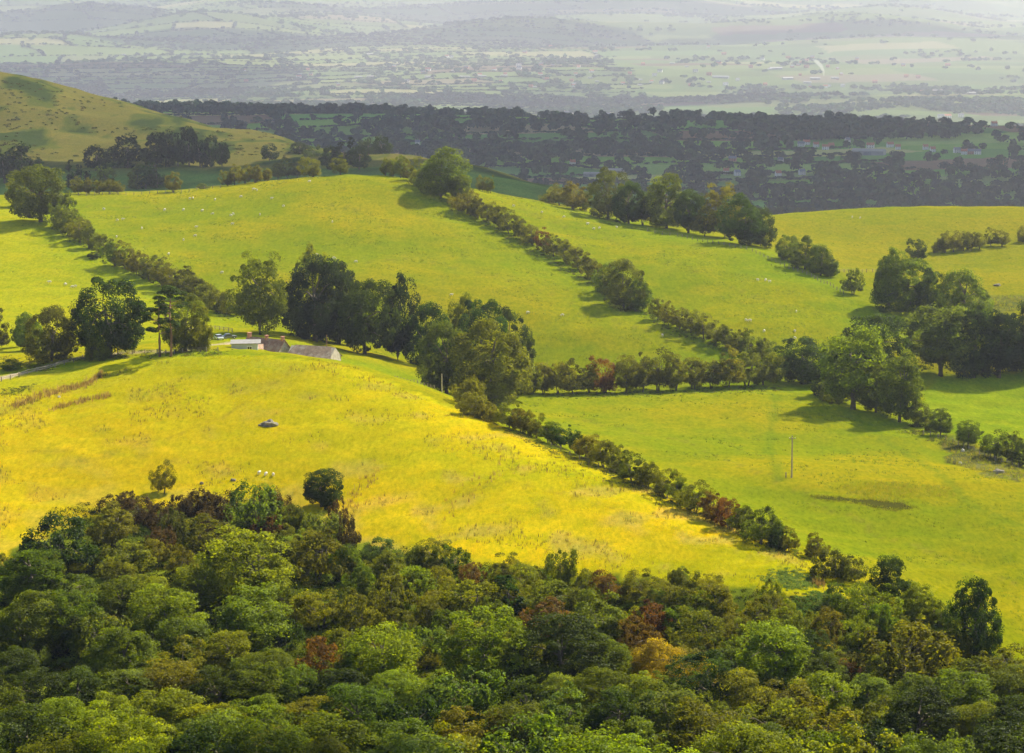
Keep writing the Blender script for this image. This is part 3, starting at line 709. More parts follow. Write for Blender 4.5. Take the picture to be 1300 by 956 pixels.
line('shrubs of the right-hand hedge', 'in the broken hedge below the dell', [(S,'M',1181,547,18,18),(A_,'M',1194,553,34,28),(A_,'M',1229,567,36,32),(T,'M',1264,582,38,34),(T,'M',1284,588,38,32),(T,'D',1302,594,36,32),(T,'M',1330,600,34,30)])
line('trees sheltering the farm', 'in the belt behind the farm', [
 (A_,'M',330,440,98,66,815),(B,'H',392,452,112,40,850),(B,'K',400,455,116,78,830),(B,'D',430,462,108,66,845),(B,'D',463,462,106,72,822),(B,'K',505,462,102,50,830),(B,'D',545,466,86,54,825),(A_,'M',588,470,98,40,838),(B,'D',612,480,100,60,825),(B,'D',645,482,86,50,838)])
line('autumn trees in front of the farm belt', 'at the low end of the farm belt', [(B,'T',567,500,96,64),(B,'O',622,512,102,88),(B,'O',650,508,66,44),(S,'O',596,516,40,44)])
line('trees left of the farm', 'among the trees left of the farm', [
 (T,'T',-4,445,44,34),(S,'M',12,482,14,30,715),(B,'M',36,446,48,38),(T,'M',28,440,40,26),(B,'T',66,459,74,64),(B,'D',140,452,104,84),(S,'M',127,458,38,34),(B,'M',236,446,66,50),(S,'O',255,446,48,36)])
tag(tree_px('pine','D',203,453,72,46), 'left-hand Scots pine with a bare reddish trunk beside the farm lane', group='pair of pines by the farm lane')
tag(tree_px('pine','D',217,453,92,52), 'taller right-hand Scots pine with a long bare trunk by the farm lane', group='pair of pines by the farm lane')
one(S,'D',118,328,9,15,'low dark shrub alone on the left field below the hedge')
line('hawthorns of the left hedge', 'in the left hedge above the farm', [
 (T,'M',78,294,34,28),(T,'M',90,301,34,28),(T,'O',102,308,33,28),(T,'M',114,316,32,26),(T,'M',131,324,28,24),(T,'M',146,338,34,26),(T,'O',160,342,32,28),(T,'O',175,350,32,26),(T,'T',190,355,32,26),(T,'O',205,363,34,28),
 (T,'O',220,370,36,30),(T,'T',235,378,38,30),(T,'T',249,385,36,30),(T,'O',263,391,34,30),(S,'O',277,396,32,30),(S,'O',290,399,30,26)])
line('hawthorns on the brow of the golden hill', "in the golden hill's brow hedge", [
 (S,'O',602,528,30,38),(S,'O',624,536,28,32),(T,'O',645,543,32,30),(T,'O',662,549,32,28),(T,'O',680,556,32,26),(T,'M',697,563,30,26),(T,'D',713,568,30,28),(T,'D',731,577,30,24),(T,'O',748,584,36,32),(T,'O',766,593,38,32),(S,'T',783,601,32,28),(T,'T',803,612,36,34),(T,'O',822,619,34,30),
 (T,'O',842,630,36,30),(T,'O',862,639,35,30),(T,'O',883,650,38,34),(T,'R',905,662,40,34),(T,'R',925,671,40,32),(T,'T',944,680,40,34),(S,'M',966,691,48,46),(S,'D',988,697,34,30),(T,'O',1003,701,28,20),(T,'O',1035,710,32,28),(S,'T',1058,733,38,40),(S,'T',1080,738,34,32)])
line('trees below the hollow at the right', 'beside the bracken below the hollow', [(B,'D',1127,768,62,52),(A_,'L',1164,786,46,38),(S,'M',1184,790,30,26),(T,'M',1196,796,28,24),(T,'M',1212,796,30,26),(B,'D',1237,838,104,62),(S,'M',1215,838,44,40)])
one(T,'O',208,626,42,32,'lone olive thorn standing on the grass above the gorse'); one(B,'D',408,644,54,54,'lone dark spreading tree at the upper edge of the foreground wood')
one(S,'D',420,648,18,18,'small dark shrub at the foot of the lone dark spreading tree')
# the foreground wood: (kind, colour, u and v of the crown's middle, width, height)
WOOD = [(S,'D',64,692,84,72),(T,'O',142,668,66,52),('gorse','B',142,640,34,20),('gorse','B',160,634,26,22),('gorse','B',176,648,42,32),('gorse','B',203,656,44,36),('gorse','T',222,668,40,40),('gorse','B',237,640,40,28),('gorse','B',258,636,42,34),('gorse','B',280,640,42,34),('gorse','B',268,662,48,36),('gorse','B',203,690,40,36),
 ('gorse','B',338,632,38,26),('gorse','B',358,640,26,22),('gorse','R',338,668,40,24),('sallow','G',325,646,62,54),(S,'M',372,655,36,32),('sallow','G',406,670,52,42),('gorse','B',430,654,28,34),('gorse','B',443,676,26,40),(T,'O',268,682,64,44),(A_,'L',312,725,104,94),(S,'O',403,704,66,64),
 ('sallow','G',162,710,58,34),(T,'H',196,700,36,36),(S,'O',152,728,42,24),(A_,'M',40,742,74,52),(S,'M',98,748,62,48),(A_,'M',145,765,62,66),(A_,'L',188,752,54,46),(A_,'L',254,745,68,60),(A_,'L',210,778,78,70),(A_,'L',314,790,90,70),(B,'M',34,797,92,84),(A_,'M',86,792,72,70),('sallow','G',128,812,72,56),(A_,'M',230,814,72,58),
 (T,'H',408,772,58,50),(S,'R',406,830,56,58),(A_,'L',291,832,62,56),(B,'M',162,850,88,50),(S,'O',237,850,72,50),(B,'D',17,850,62,54),(B,'M',338,852,64,54),(S,'M',358,760,44,40),(S,'D',362,800,40,40),
 (S,'G',480,697,42,24),(T,'O',542,704,50,38),(T,'O',494,719,50,38),(S,'M',442,712,38,48),(S,'M',454,738,36,40),(T,'L',528,744,44,46),(T,'H',556,740,36,42),(T,'H',596,762,72,50),('holly','D',647,758,38,58),(S,'O',494,760,54,60),(S,'O',460,782,48,58),('sallow','M',714,720,38,40),('gorse','R',599,727,34,26),(S,'O',640,724,42,30),(S,'O',672,734,38,30),
 (S,'O',700,762,70,42),(S,'R',690,790,64,30),(T,'R',768,744,44,40),(S,'O',744,737,32,34),(S,'M',764,788,74,50),(T,'O',810,747,46,38),(S,'R',829,785,48,46),(T,'O',846,760,42,40),(S,'Y',722,795,34,20),(T,'R',812,812,56,46),(A_,'L',490,838,92,72),('sallow','G',532,818,58,50),(A_,'L',620,834,98,74),(T,'H',599,802,54,34),
 (B,'D',714,836,102,70),(B,'M',764,838,54,54),(B,'Y',833,858,70,40),(S,'M',860,788,44,42),(T,'O',891,804,60,60),(S,'G',873,767,42,28),(T,'O',911,766,48,46),(T,'H',945,810,38,38),(S,'O',958,783,36,38),(S,'O',985,770,44,30),(S,'M',995,800,54,46),(B,'D',1032,824,42,42),(S,'O',1053,791,42,42),(T,'L',1103,771,56,52),(T,'L',1092,804,34,40),(S,'M',1119,790,36,48),
 (S,'Y',1050,824,30,20),(A_,'L',985,842,88,58),(A_,'M',1046,854,50,38),(S,'O',880,842,62,38),(B,'Y',880,864,50,24),('sallow','O',1158,838,104,54),('sallow','O',1207,822,46,38),(S,'M',1232,856,62,38),('sallow','O',1280,844,64,40),(S,'R',1076,850,40,30),(S,'O',1120,846,52,40),(S,'M',570,790,44,38),(S,'O',546,780,40,36),(S,'O',660,806,36,30),(T,'O',434,820,44,48),(S,'M',448,850,56,46),(S,'O',362,690,36,34),(S,'O',232,712,40,36),('sallow','O',1325,850,60,40),(S,'M',906,826,40,34),(T,'M',928,842,46,38)]
_r = random.Random(5)
for k_ in range(70):
    u_ = _r.uniform(430, 1180); v_ = _r.uniform(705+max(0, (u_-600)*0.11), 860); s_ = _r.uniform(22, 38)
    WOOD.append((_r.choice([S, T, S, 'sallow', 'gorse']), _r.choice('OMHGTOML'), u_, v_, s_*1.1, s_))
for k_ in range(22):
    u_ = _r.uniform(-20, 430); v_ = _r.uniform(700, 860); s_ = _r.uniform(24, 36)
    WOOD.append((_r.choice([S, T, 'sallow']), _r.choice('OMHG'), u_, v_, s_*1.1, s_))
for k_, (v_, st) in enumerate(((888, 56), (922, 64), (958, 76), (990, 86))):
    u_ = -70 + k_*20
    while u_ < 1390:
        kd = _r.choice([B, A_, A_, T, S, 'sallow']) if u_ > 500 else _r.choice([B, A_, A_, B])
        WOOD.append((kd, _r.choice('MMLLODGHO'), u_+_r.uniform(-10, 10), v_+_r.uniform(-8, 8), st*_r.uniform(1.05, 1.4), st*_r.uniform(0.8, 1.05)))
        u_ += st
for u_, v_ in ((-60,700),(-50,760),(-70,830),(-110,790)): WOOD.append((A_, 'M', u_, v_, 80, 70))
ROWS = [(0, 672, "on the foreground wood's upper edge"), (672, 715, "in the foreground wood's second tier"), (715, 752, "in the foreground wood's third tier"), (752, 785, "in the foreground wood's middle"),
        (785, 812, "just below the foreground wood's middle"), (812, 840, "in the foreground wood's lower part"), (840, 872, "near the foreground wood's foot"), (872, 905, "in the wood's third lowest row"), (905, 940, "in the wood's second lowest row"), (940, 1100, "in the wood's bottom row")]
for a_, b_, place in ROWS:
    its = sorted([w for w in WOOD if a_ <= w[3] < b_], key=lambda w: w[2])
    for i, (kd, ck, cu, cv, wp, hp) in enumerate(its):
        e = tree_px(kd, ck, cu, cv+hp*0.50, max(hp*1.1, (0.98 if kd in ('broad', 'ash') else 0.7)*wp), wp*1.16, dmin=380); e.rotation_euler = (random.uniform(-.13,.13), random.uniform(-.13,.13), e.rotation_euler[2])
        tag(e, '%s %s, %s from left %s' % (LW[ck], KN[kd][2], ordw(i+1), place), group='trees and bushes of the foreground wood'); ALL.append(e)
print('PLANTS', len(ALL), _cnt)
# ------------------------------------------------------------------ valley woods and hedges
r4 = np.random.default_rng(44)
def tree_templates(n, nq, seed):
    out = []
    for i in range(n):
        r = np.random.default_rng(seed+i)
        nl = r.integers(5, 9); LD = rand_dirs(r, nl); LD[:,2] = LD[:,2]*0.7
        L = LD*np.array([0.26,0.26,0.2])+np.array([0,0,0.55]); LR = r.uniform(0.2, 0.32, nl)
        idx = r.integers(0, nl, nq); Dd = rand_dirs(r, nq); Dd[:,2] = np.where(Dd[:,2] < -0.6, -Dd[:,2], Dd[:,2])
        C = L[idx]+Dd*LR[idx][:,None]*r.uniform(0.8,1.02,nq)[:,None]
        C[:,2] = np.maximum(C[:,2], 0.04)
        s = 0.75/math.sqrt(nq)*1.7
        Nn = Dd+rand_dirs(r, nq)*0.45; Nn /= np.linalg.norm(Nn, axis=1, keepdims=True)
        V_, Q_ = leaf_quads(r, C, Nn, s, 0.8)
        out.append((V_, np.repeat(r.uniform(0.75, 1.3, nl)[idx]*r.uniform(0.85, 1.15, nq), 4)))
    return out
def scatter_mesh(name, X, H, Wd, C, temps, r):
    """one mesh of many small plants: positions, heights, widths and colours"""
    VV = []; CC = []
    k = r.integers(0, len(temps), len(X)); a = r.uniform(0, 6.28, len(X))
    for t in range(len(temps)):
        m_ = np.nonzero(k == t)[0]
        if not len(m_): continue
        T, tc_ = temps[t]
        ca, sa = np.cos(a[m_])[:,None], np.sin(a[m_])[:,None]
        x = (T[None,:,0]*ca - T[None,:,1]*sa)*Wd[m_][:,None]+X[m_,0][:,None]
        y = (T[None,:,0]*sa + T[None,:,1]*ca)*Wd[m_][:,None]+X[m_,1][:,None]
        z = T[None,:,2]*H[m_][:,None]+X[m_,2][:,None]
        VV.append(np.stack([x, y, z], -1).reshape(-1, 3))
        c_ = C[m_][:,None,:]*tc_[None,:,None]
        CC.append(c_.reshape(-1, 3))
    V_ = np.concatenate(VV); Cc = np.concatenate(CC)
    Q_ = np.arange(len(V_)).reshape(-1, 4)
    return mesh_np(name, V_, Q_, [M_FAR], attrs={'col': ('FLOAT_COLOR', 'POINT', np.c_[Cc, np.ones(len(Cc))])})
TEM_A = tree_templates(8, 150, 100); TEM_B = tree_templates(8, 46, 200); TEM_C = tree_templates(6, 22, 300)
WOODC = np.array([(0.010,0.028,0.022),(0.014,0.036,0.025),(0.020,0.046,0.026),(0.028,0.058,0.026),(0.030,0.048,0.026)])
# hedges along the field edges, with trees standing in them
HP = []; HT = []
for i in range(len(QB)-1):
    if QB[i] < 1900 or QB[i] > 19500: continue
    lim = 0.25*QB[i]+400
    st = 5.5 if QB[i] < 4600 else (14.0 if QB[i] < 10000 else 24.0)
    p = np.arange(-lim, lim, st); HP.append(np.stack(to_xy(p, np.full(len(p), QB[i])), -1))
    for pb in PB[i]:
        if abs(pb) < lim:
            q = np.arange(QB[i], QB[i+1], st); HP.append(np.stack(to_xy(np.full(len(q), pb), q), -1))
HP = np.concatenate(HP)
ylo = np.where(HP[:,0] < 50, 2330, 2250)
HP = HP[(HP[:,1] > ylo) & (np.abs(HP[:,0]) < 0.225*(HP[:,1])+60) & ~((HP[:,1] > 4550) & (HP[:,1] < 6300))]
gap = waves(W_TONE, HP[:,0], HP[:,1]) > -1.3
HP = HP[gap]
n = len(HP); X3 = np.c_[HP+r4.normal(0, 0.7, (n,2)), np.zeros(n)]; X3[:,2] = ground(X3[:,0], X3[:,1])-0.15
fw = X3[:,1]/3000
nearH = X3[:,1] < 4700
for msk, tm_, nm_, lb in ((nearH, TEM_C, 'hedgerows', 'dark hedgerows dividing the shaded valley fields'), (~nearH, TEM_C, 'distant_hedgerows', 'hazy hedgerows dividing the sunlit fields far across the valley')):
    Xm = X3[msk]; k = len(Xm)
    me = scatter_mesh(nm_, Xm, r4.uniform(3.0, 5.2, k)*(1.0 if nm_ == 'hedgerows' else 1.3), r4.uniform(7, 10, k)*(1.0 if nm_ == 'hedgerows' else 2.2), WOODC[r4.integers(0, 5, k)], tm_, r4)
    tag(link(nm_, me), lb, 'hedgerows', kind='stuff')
# trees: hedgerow trees and woods
m_ = r4.random(n) < np.where(nearH, 0.36, 0.22)
TR = [HP[m_]+r4.normal(0, 3, (m_.sum(), 2))]
def woods(y0, y1, num, thr):
    y = y0+(y1-y0)*r4.random(num)**0.8; x = (r4.random(num)*2-1)*(0.23*y+60)
    yb = y+0.35*np.clip(x, -900, 900)+60*waves(W_VAL, y, x)
    w = wood_mask(x, y)+0.5*waves(W_PATCH, x*0.5, y)
    return np.stack([x, y], -1)[(w > thr) & ((yb < 4090) | (yb > 6000) | (r4.random(num) < 0.12))]
TR.append(woods(2250, 3000, 3400, 0.5)); TR.append(woods(3000, 4400, 8800, 0.8)); TR.append(woods(3700, 4500, 4800, 0.1)); TR.append(woods(6000, 8200, 9000, 0.4)); TR.append(woods(6300, 9000, 14000, 1.0)); TR.append(woods(8500, 19500, 30000, 1.15))
_x = np.stack([r4.uniform(150, 950, 800), r4.uniform(3000, 4000, 800)], -1); TR.append(_x[(waves(W_PATCH, _x[:,0]*0.35, _x[:,1]*0.8) > 0.2) & (_x[:,0] < 0.23*_x[:,1]) & (_x[:,1]+0.35*_x[:,0] < 4050)])
TR = np.concatenate(TR)
HOUSES_PX = [ # kind, u, v(base), width px
 ('white',1018,222,8),('white',988,224,5),('white',922,221,6),('white',936,223,5),('shed',1103,197,42),
 ('white',1017,186,9),('white',1024,184,9),('white',1036,187,7),('white',1048,190,9),('brick',1055,188,8),('white',1076,181,6),('white',1105,188,10),('white',1130,187,9),('white',1140,190,6),
 ('white',1215,194,9),('white',1224,196,8),('brick',1232,196,8),('white',1241,196,9),('white',1184,193,6),('white',1175,190,6),('white',1262,160,8),('white',991,207,6),('brick',930,205,10),
 ('white',1194,150,8),('white',1203,150,10),('white',1220,149,7),('shed',752,224,22),('shed',782,221,30),('white',727,210,7),('white',722,146,12),('white',738,149,9),('brick',770,148,12),
 ('shed',1260,118,22),('shed',1232,120,20),('brick',1190,118,14),('white',530,184,6),('white',1170,118,5)]
hx = []
for hk, u_, v_, wp_ in HOUSES_PX:
    x, y, z = hit(u_, v_, 2200); hx.append((x, y))
# hamlets and the town far across
TOWN = []
rt = random.Random(9)
for k in range(95):
    u_ = rt.choice([rt.gauss(560, 75), rt.gauss(700, 60), rt.gauss(930, 60), rt.gauss(1040, 60), rt.uniform(150, 1290)]); v_ = rt.uniform(82, 112) if k % 5 else rt.uniform(60, 82)
    TOWN.append((rt.choice(['white','white','brick','brick','shed']) if u_ < 1000 or v_ > 90 else 'brick', u_, v_))
for a in ((455,99,10),(470,98,9),(590,99,13),(612,98,11),(640,97,9),(545,99,12),(915,99,22),(1000,101,14),(1035,101,13),(1060,100,10),(1025,106,10),(985,88,16),(470,70,10)):
    TOWN.append(('shed', a[0], a[1], a[2]))
for t in TOWN:
    x, y, z = hit(t[1], t[2], 2200); hx.append((x, y))
hxa = np.array(hx)
keep = np.ones(len(TR), bool)
for (ax, ay) in hx:      # keep the sight of each house clear of trees
    s_ = TR[:,1]/ay; dx = TR[:,0]-ax*s_
    front = (TR[:,1] < ay+8) & (TR[:,1] > ay-170) & (np.abs(dx) < 11)
    keep &= ~front
TR = TR[keep]
n = len(TR); X3 = np.c_[TR, np.zeros(n)]; X3[:,2] = ground(X3[:,0], X3[:,1])-0.3
near_ = X3[:,1] < 3400; mid_ = (~near_) & (X3[:,1] < 4700); far_ = X3[:,1] >= 4700
vt = X3[near_]
# the ones that show largest are trees of their own
view = (np.abs(vt[:,0]) < 0.185*vt[:,1]) & (vt[:,1] < 2990)
order = np.argsort(vt[:,1]+1e6*(~view)); pick = order[:60]; rest = np.setdiff1d(np.arange(len(vt)), pick)
for k in pick:
    e = plant('far', vt[k], r4.uniform(10, 17), r4.uniform(10, 16), ['K','D','K','D','D'][k % 5])
    tag(e, 'dark round tree on the near edge of the shaded valley floor', group='nearest trees of the shaded valley')
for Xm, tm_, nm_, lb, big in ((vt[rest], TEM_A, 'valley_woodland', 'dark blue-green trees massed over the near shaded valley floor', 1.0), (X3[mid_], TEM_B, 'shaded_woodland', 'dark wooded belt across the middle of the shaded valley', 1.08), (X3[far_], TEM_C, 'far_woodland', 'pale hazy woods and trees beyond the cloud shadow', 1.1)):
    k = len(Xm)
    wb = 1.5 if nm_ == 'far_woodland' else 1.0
    me = scatter_mesh(nm_, Xm, r4.uniform(9, 17, k)*big, r4.uniform(10, 17, k)*big*wb, WOODC[r4.integers(0, 5, k)]*r4.uniform(0.8, 1.25, (k,1))*(1.5 if nm_ == 'far_woodland' else 1.0), tm_, r4)  # far woods take a lighter colour that stands in for thicker haze
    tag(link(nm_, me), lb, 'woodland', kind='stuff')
print('VALLEY', n, near_.sum(), mid_.sum(), far_.sum(), len(HP))

# ------------------------------------------------------------------ houses
M_WHITE = surf_mat('white_render', (0.58,0.56,0.53), 0.8, 0.06, 0.6); M_BRICK = surf_mat('brick', (0.33,0.16,0.11), 0.85, 0.2, 2.0); M_STONE = surf_mat('stone', (0.33,0.30,0.26), 0.9, 0.3, 1.2, bump=0.05)
M_SLATE = surf_mat('slate', (0.13,0.14,0.17), 0.7, 0.25, 1.0); M_REDTILE = surf_mat('red_tile', (0.32,0.12,0.07), 0.8, 0.25, 1.0); M_GLASS = surf_mat('window_glass', (0.03,0.035,0.04), 0.15, 0.1, 1.0, spec=0.6)
M_SHEET = surf_mat('pale_sheeting', (0.20,0.205,0.215), 0.5, 0.12, 0.4); M_FRAME = surf_mat('painted_wood', (0.7,0.7,0.68), 0.6, 0.05, 2.0)
def make_house(wall, roof, name='house'):
    e = bpy.data.objects.new(name, None); COL.objects.link(e)
    L, Wd, H = 11.0, 6.5, 5.0
    w = MB().box(-L/2, L/2, -Wd/2, Wd/2, -1.0, H); w.gable(-L/2, L/2, -Wd/2, Wd/2, H+0.004, H+3.0); w.build('wall', wall, e)
    rf = MB().roof(-L/2-0.3, L/2+0.3, -Wd/2-0.35, Wd/2+0.35, H-0.25, H+3.1, 0.2).build('roof', roof, e)
    for x in (-L/2+0.7, L/2-0.7): MB().box(x-0.45, x+0.45, -0.35, 0.35, H+2.4, H+4.3).build('chimney', M_BRICK, rf)
    for x in (-3.6, 0, 3.6):
        for z in (0.9, 3.2):
            if x == 0 and z < 1: continue
            MB().box(x-0.55, x+0.55, -Wd/2-0.05, -Wd/2+0.05, z, z+1.2).build('window', M_GLASS, e)
    MB().box(-0.5, 0.5, -Wd/2-0.06, -Wd/2+0.05, -0.02, 2.05).build('door', M_GLASS, e)
    return e
def make_shed():
    e = bpy.data.objects.new('shed', None); COL.objects.link(e)
    L, Wd, H = 24.0, 11.0, 4.2
    MB().box(-L/2, L/2, -Wd/2, Wd/2, -1.0, H).gable(-L/2, L/2, -Wd/2, Wd/2, H+0.004, H+1.7).build('wall', M_SHEET, e)
    MB().roof(-L/2-0.3, L/2+0.3, -Wd/2-0.3, Wd/2+0.3, H-0.1, H+1.8, 0.15).build('roof', M_SHEET, e)
    MB().box(-3, 3, -Wd/2-0.06, -Wd/2+0.05, 0, 3.4).build('door', M_SLATE, e)
    return e
PH = {'white': [make_house(M_WHITE, M_SLATE), make_house(M_WHITE, M_REDTILE)], 'brick': [make_house(M_BRICK, M_SLATE), make_house(M_BRICK, M_REDTILE)], 'shed': [make_shed()]}
used = set()
rb = random.Random(3)
def put_building(hk, u_, v_, wp_, label, group):
    vi = rb.randrange(len(PH[hk])); src = PH[hk][vi]
    e = src if (hk, vi) not in used else copy_tree(src)
    used.add((hk, vi))
    x, y, z = hit(u_, v_, 2200)
    s_ = wp_/(F/y)/(24.6 if hk == 'shed' else 11.6)
    s_ = max(s_, 0.55)
    e.location = (x, y, z-0.2); e.scale = (s_, max(0.8, min(s_, 1.2)), max(0.8, min(s_, 1.25))); e.rotation_euler = (0, 0, math.radians(rb.uniform(-25, 25)))
    return tag(e, label, 'house' if hk != 'shed' else 'shed', group)
uo = sorted(range(len(HOUSES_PX)), key=lambda k: HOUSES_PX[k][1])
wn_ = {'white': 'white house', 'brick': 'red brick house', 'shed': 'long pale shed'}
cnt = {}; tot = {}
for k in uo: tot[HOUSES_PX[k][0]] = tot.get(HOUSES_PX[k][0], 0)+1
for k in uo:
    hk, u_, v_, wp_ = HOUSES_PX[k]; cnt[hk] = cnt.get(hk, 0)+1
    put_building(hk, u_, v_, wp_, '%s among dark trees in the shaded valley, %s from left' % (wn_[hk], ordw(cnt[hk])), 'buildings of the shaded valley')
for t in TOWN:
    put_building(t[0], t[1], t[2], t[3] if len(t) > 3 else rt.uniform(4, 7), 'tiny %s in the hazy town far across the valley' % wn_[t[0]], 'tiny %ss of the hazy far town' % wn_[t[0]])
for hk in PH:
    for vi, e in enumerate(PH[hk]):
        if (hk, vi) not in used:
            for ch in list(e.children):
                for g in list(ch.children): bpy.data.objects.remove(g)
                bpy.data.objects.remove(ch)
            bpy.data.objects.remove(e)
# smoke from the works
m, nt = new_mat('smoke'); vv = N(nt, 'ShaderNodeVolumePrincipled'); vv.inputs['Color'].default_value = (1,1,1,1); vv.inputs['Density'].default_value = 0.03
o = N(nt, 'ShaderNodeOutputMaterial'); nt.links.new(vv.outputs[0], o.inputs['Volume'])
x, y, z = hit(1046, 97, 2200)
pts_ = [(x, y, z), (x-2, y, z+16), (x-9, y, z+32), (x-22, y, z+46), (x-36, y+4, z+56)]
sm = MB().tube(pts_, [2, 5, 7, 7, 3], 10).build('smoke', m, None, True); tag(sm, 'thin white plume of smoke rising from the far works', 'smoke', kind='stuff')
# ------------------------------------------------------------------ farm
M_TILE = surf_mat('old_roof_tiles', (0.25,0.15,0.105), 0.9, 0.3, 1.2, bump=0.04, stain=(0.34,0.27,0.21), spec=0.1); M_GREYW = surf_mat('grey_boarding', (0.36,0.40,0.44), 0.7, 0.08, 1.5); M_FELT = surf_mat('pale_felt_roof', (0.19,0.19,0.20), 0.9, 0.15, 0.8, spec=0.05)
M_BARNR = surf_mat('lichened_sheet_roof', (0.22,0.165,0.13), 0.9, 0.3, 0.9, bump=0.04, stain=(0.36,0.32,0.28), spec=0.1); M_WOODP = surf_mat('weathered_wood', (0.24,0.20,0.15), 0.9, 0.3, 3.0); M_METAL = surf_mat('galvanised_metal', (0.45,0.46,0.47), 0.4, 0.1, 3.0, metal=0.6)
def root(name, u, v, D, rz=0.0, dz=0.0):
    x, y, z = at_depth(u, D) if D else hit(u, v)
    e = bpy.data.objects.new(name, None); COL.objects.link(e); e.location = (x, y, z+dz); e.rotation_euler = (0, 0, math.radians(rz)); return e
def ztop(u, v, D): return pt(u, v, D)[2]
# grey flat-roofed building
e = root('outbuilding', 311, 448, 762, 4); tag(e, 'low grey boarded outbuilding with a flat pale roof and one window', 'outbuilding')
g0 = e.location.z; H = ztop(311, 435.5, 762)-g0
MB().box(-3.6, 3.5, -2.4, 2.4, -0.5, H).build('wall', M_GREYW, e)
MB().add([(-3.9,-2.7,H),(4.3,-2.7,H+0.05),(4.3,2.7,H+0.42),(-3.9,2.7,H+0.38),(-3.9,-2.7,H+0.22),(4.3,-2.7,H+0.27),(4.3,2.7,H+0.64),(-3.9,2.7,H+0.6)],[(0,3,2,1),(4,5,6,7),(0,1,5,4),(1,2,6,5),(2,3,7,6),(3,0,4,7)]).build('roof', M_FELT, e)
MB().box(-3.6,3.5,2.3,2.42,H-0.02,H+0.36).build('upstand', M_GREYW, e)
wf = MB().box(0.6, 2.0, -2.47, -2.38, H-1.75, H-0.55).build('window', M_FRAME, e); MB().box(0.75, 1.25, -2.50, -2.46, H-1.62, H-0.68).box(1.35, 1.85, -2.50, -2.46, H-1.62, H-0.68).build('pane', M_GLASS, wf)
# farmhouse
e = root('farmhouse', 338, 448, 774, -34); tag(e, 'stone farmhouse with brown tiled roofs and brick chimneys behind the hill brow', 'farmhouse')
g0 = e.location.z; H = ztop(338, 447, 774)-g0; R_ = ztop(338, 430, 774)-g0
MB().box(-6.4, 6.4, -3.6, 3.6, -0.6, H).gable(-6.4, 6.4, -3.6, 3.6, H+0.004, R_-0.08).build('wall', M_STONE, e)
rf = MB().roof(-6.7, 6.7, -3.95, 3.95, H-0.2, R_, 0.2).build('roof', M_TILE, e)
for x, w_, h_ in ((-5.9, 0.9, 1.1), (0.2, 0.6, 0.8), (5.8, 0.65, 0.9)):
    c = MB().box(x-w_/2, x+w_/2, -0.45, 0.45, R_-0.8, R_+h_).box(x-w_/2-0.08, x+w_/2+0.08, -0.53, 0.53, R_+h_+0.003, R_+h_+0.2).build('chimney', M_BRICK, rf)

wg = MB().box(-2.6, 2.6, -8.0, -3.62, -0.6, H-0.3); wg.build('wing', M_STONE, e)
MB().add([(-2.9,-8.3,H-0.3),(2.9,-8.3,H-0.3),(2.9,-3.0,H-0.3),(-2.9,-3.0,H-0.3),(0,-8.3,R_-0.9),(0,-0.6,R_-0.9)],[(0,3,2,1),(0,1,4),(1,2,5,4),(3,0,4,5),(2,3,5)]).build('wing_roof', M_TILE, e)
for x in (-4.6, 4.4): 
    wq = MB().box(x-0.5, x+0.5, -3.68, -3.57, H-1.6, H-0.5).build('window', M_FRAME, e); MB().box(x-0.4, x+0.4, -3.71, -3.67, H-1.5, H-0.6).build('pane', M_GLASS, wq)
# barn
e = root('barn', 398, 452, 768, -21, dz=-0.6); tag(e, 'long low stone barn with a lichened brown roof right of the farmhouse', 'barn')
g0 = e.location.z; H = ztop(405, 452, 768)-g0; R_ = ztop(400, 439.5, 768)-g0
MB().box(-6.6, 6.6, -3.6, 3.6, -1.0, H).gable(-6.6, 6.6, -3.6, 3.6, H+0.004, R_-0.08).build('wall', M_STONE, e)
MB().roof(-7.0, 7.0, -4.0, 4.0, H-0.25, R_, 0.16, hip=1.6).build('roof', M_BARNR, e)
MB().box(3.2, 5.0, -3.68, -3.55, -1, H-0.5).build('door', M_WOODP, e)
for x in (-4, -1, 1.6): MB().box(x-0.35, x+0.35, -3.67, -3.56, H-1.4, H-0.6).build('window', M_GLASS, e)
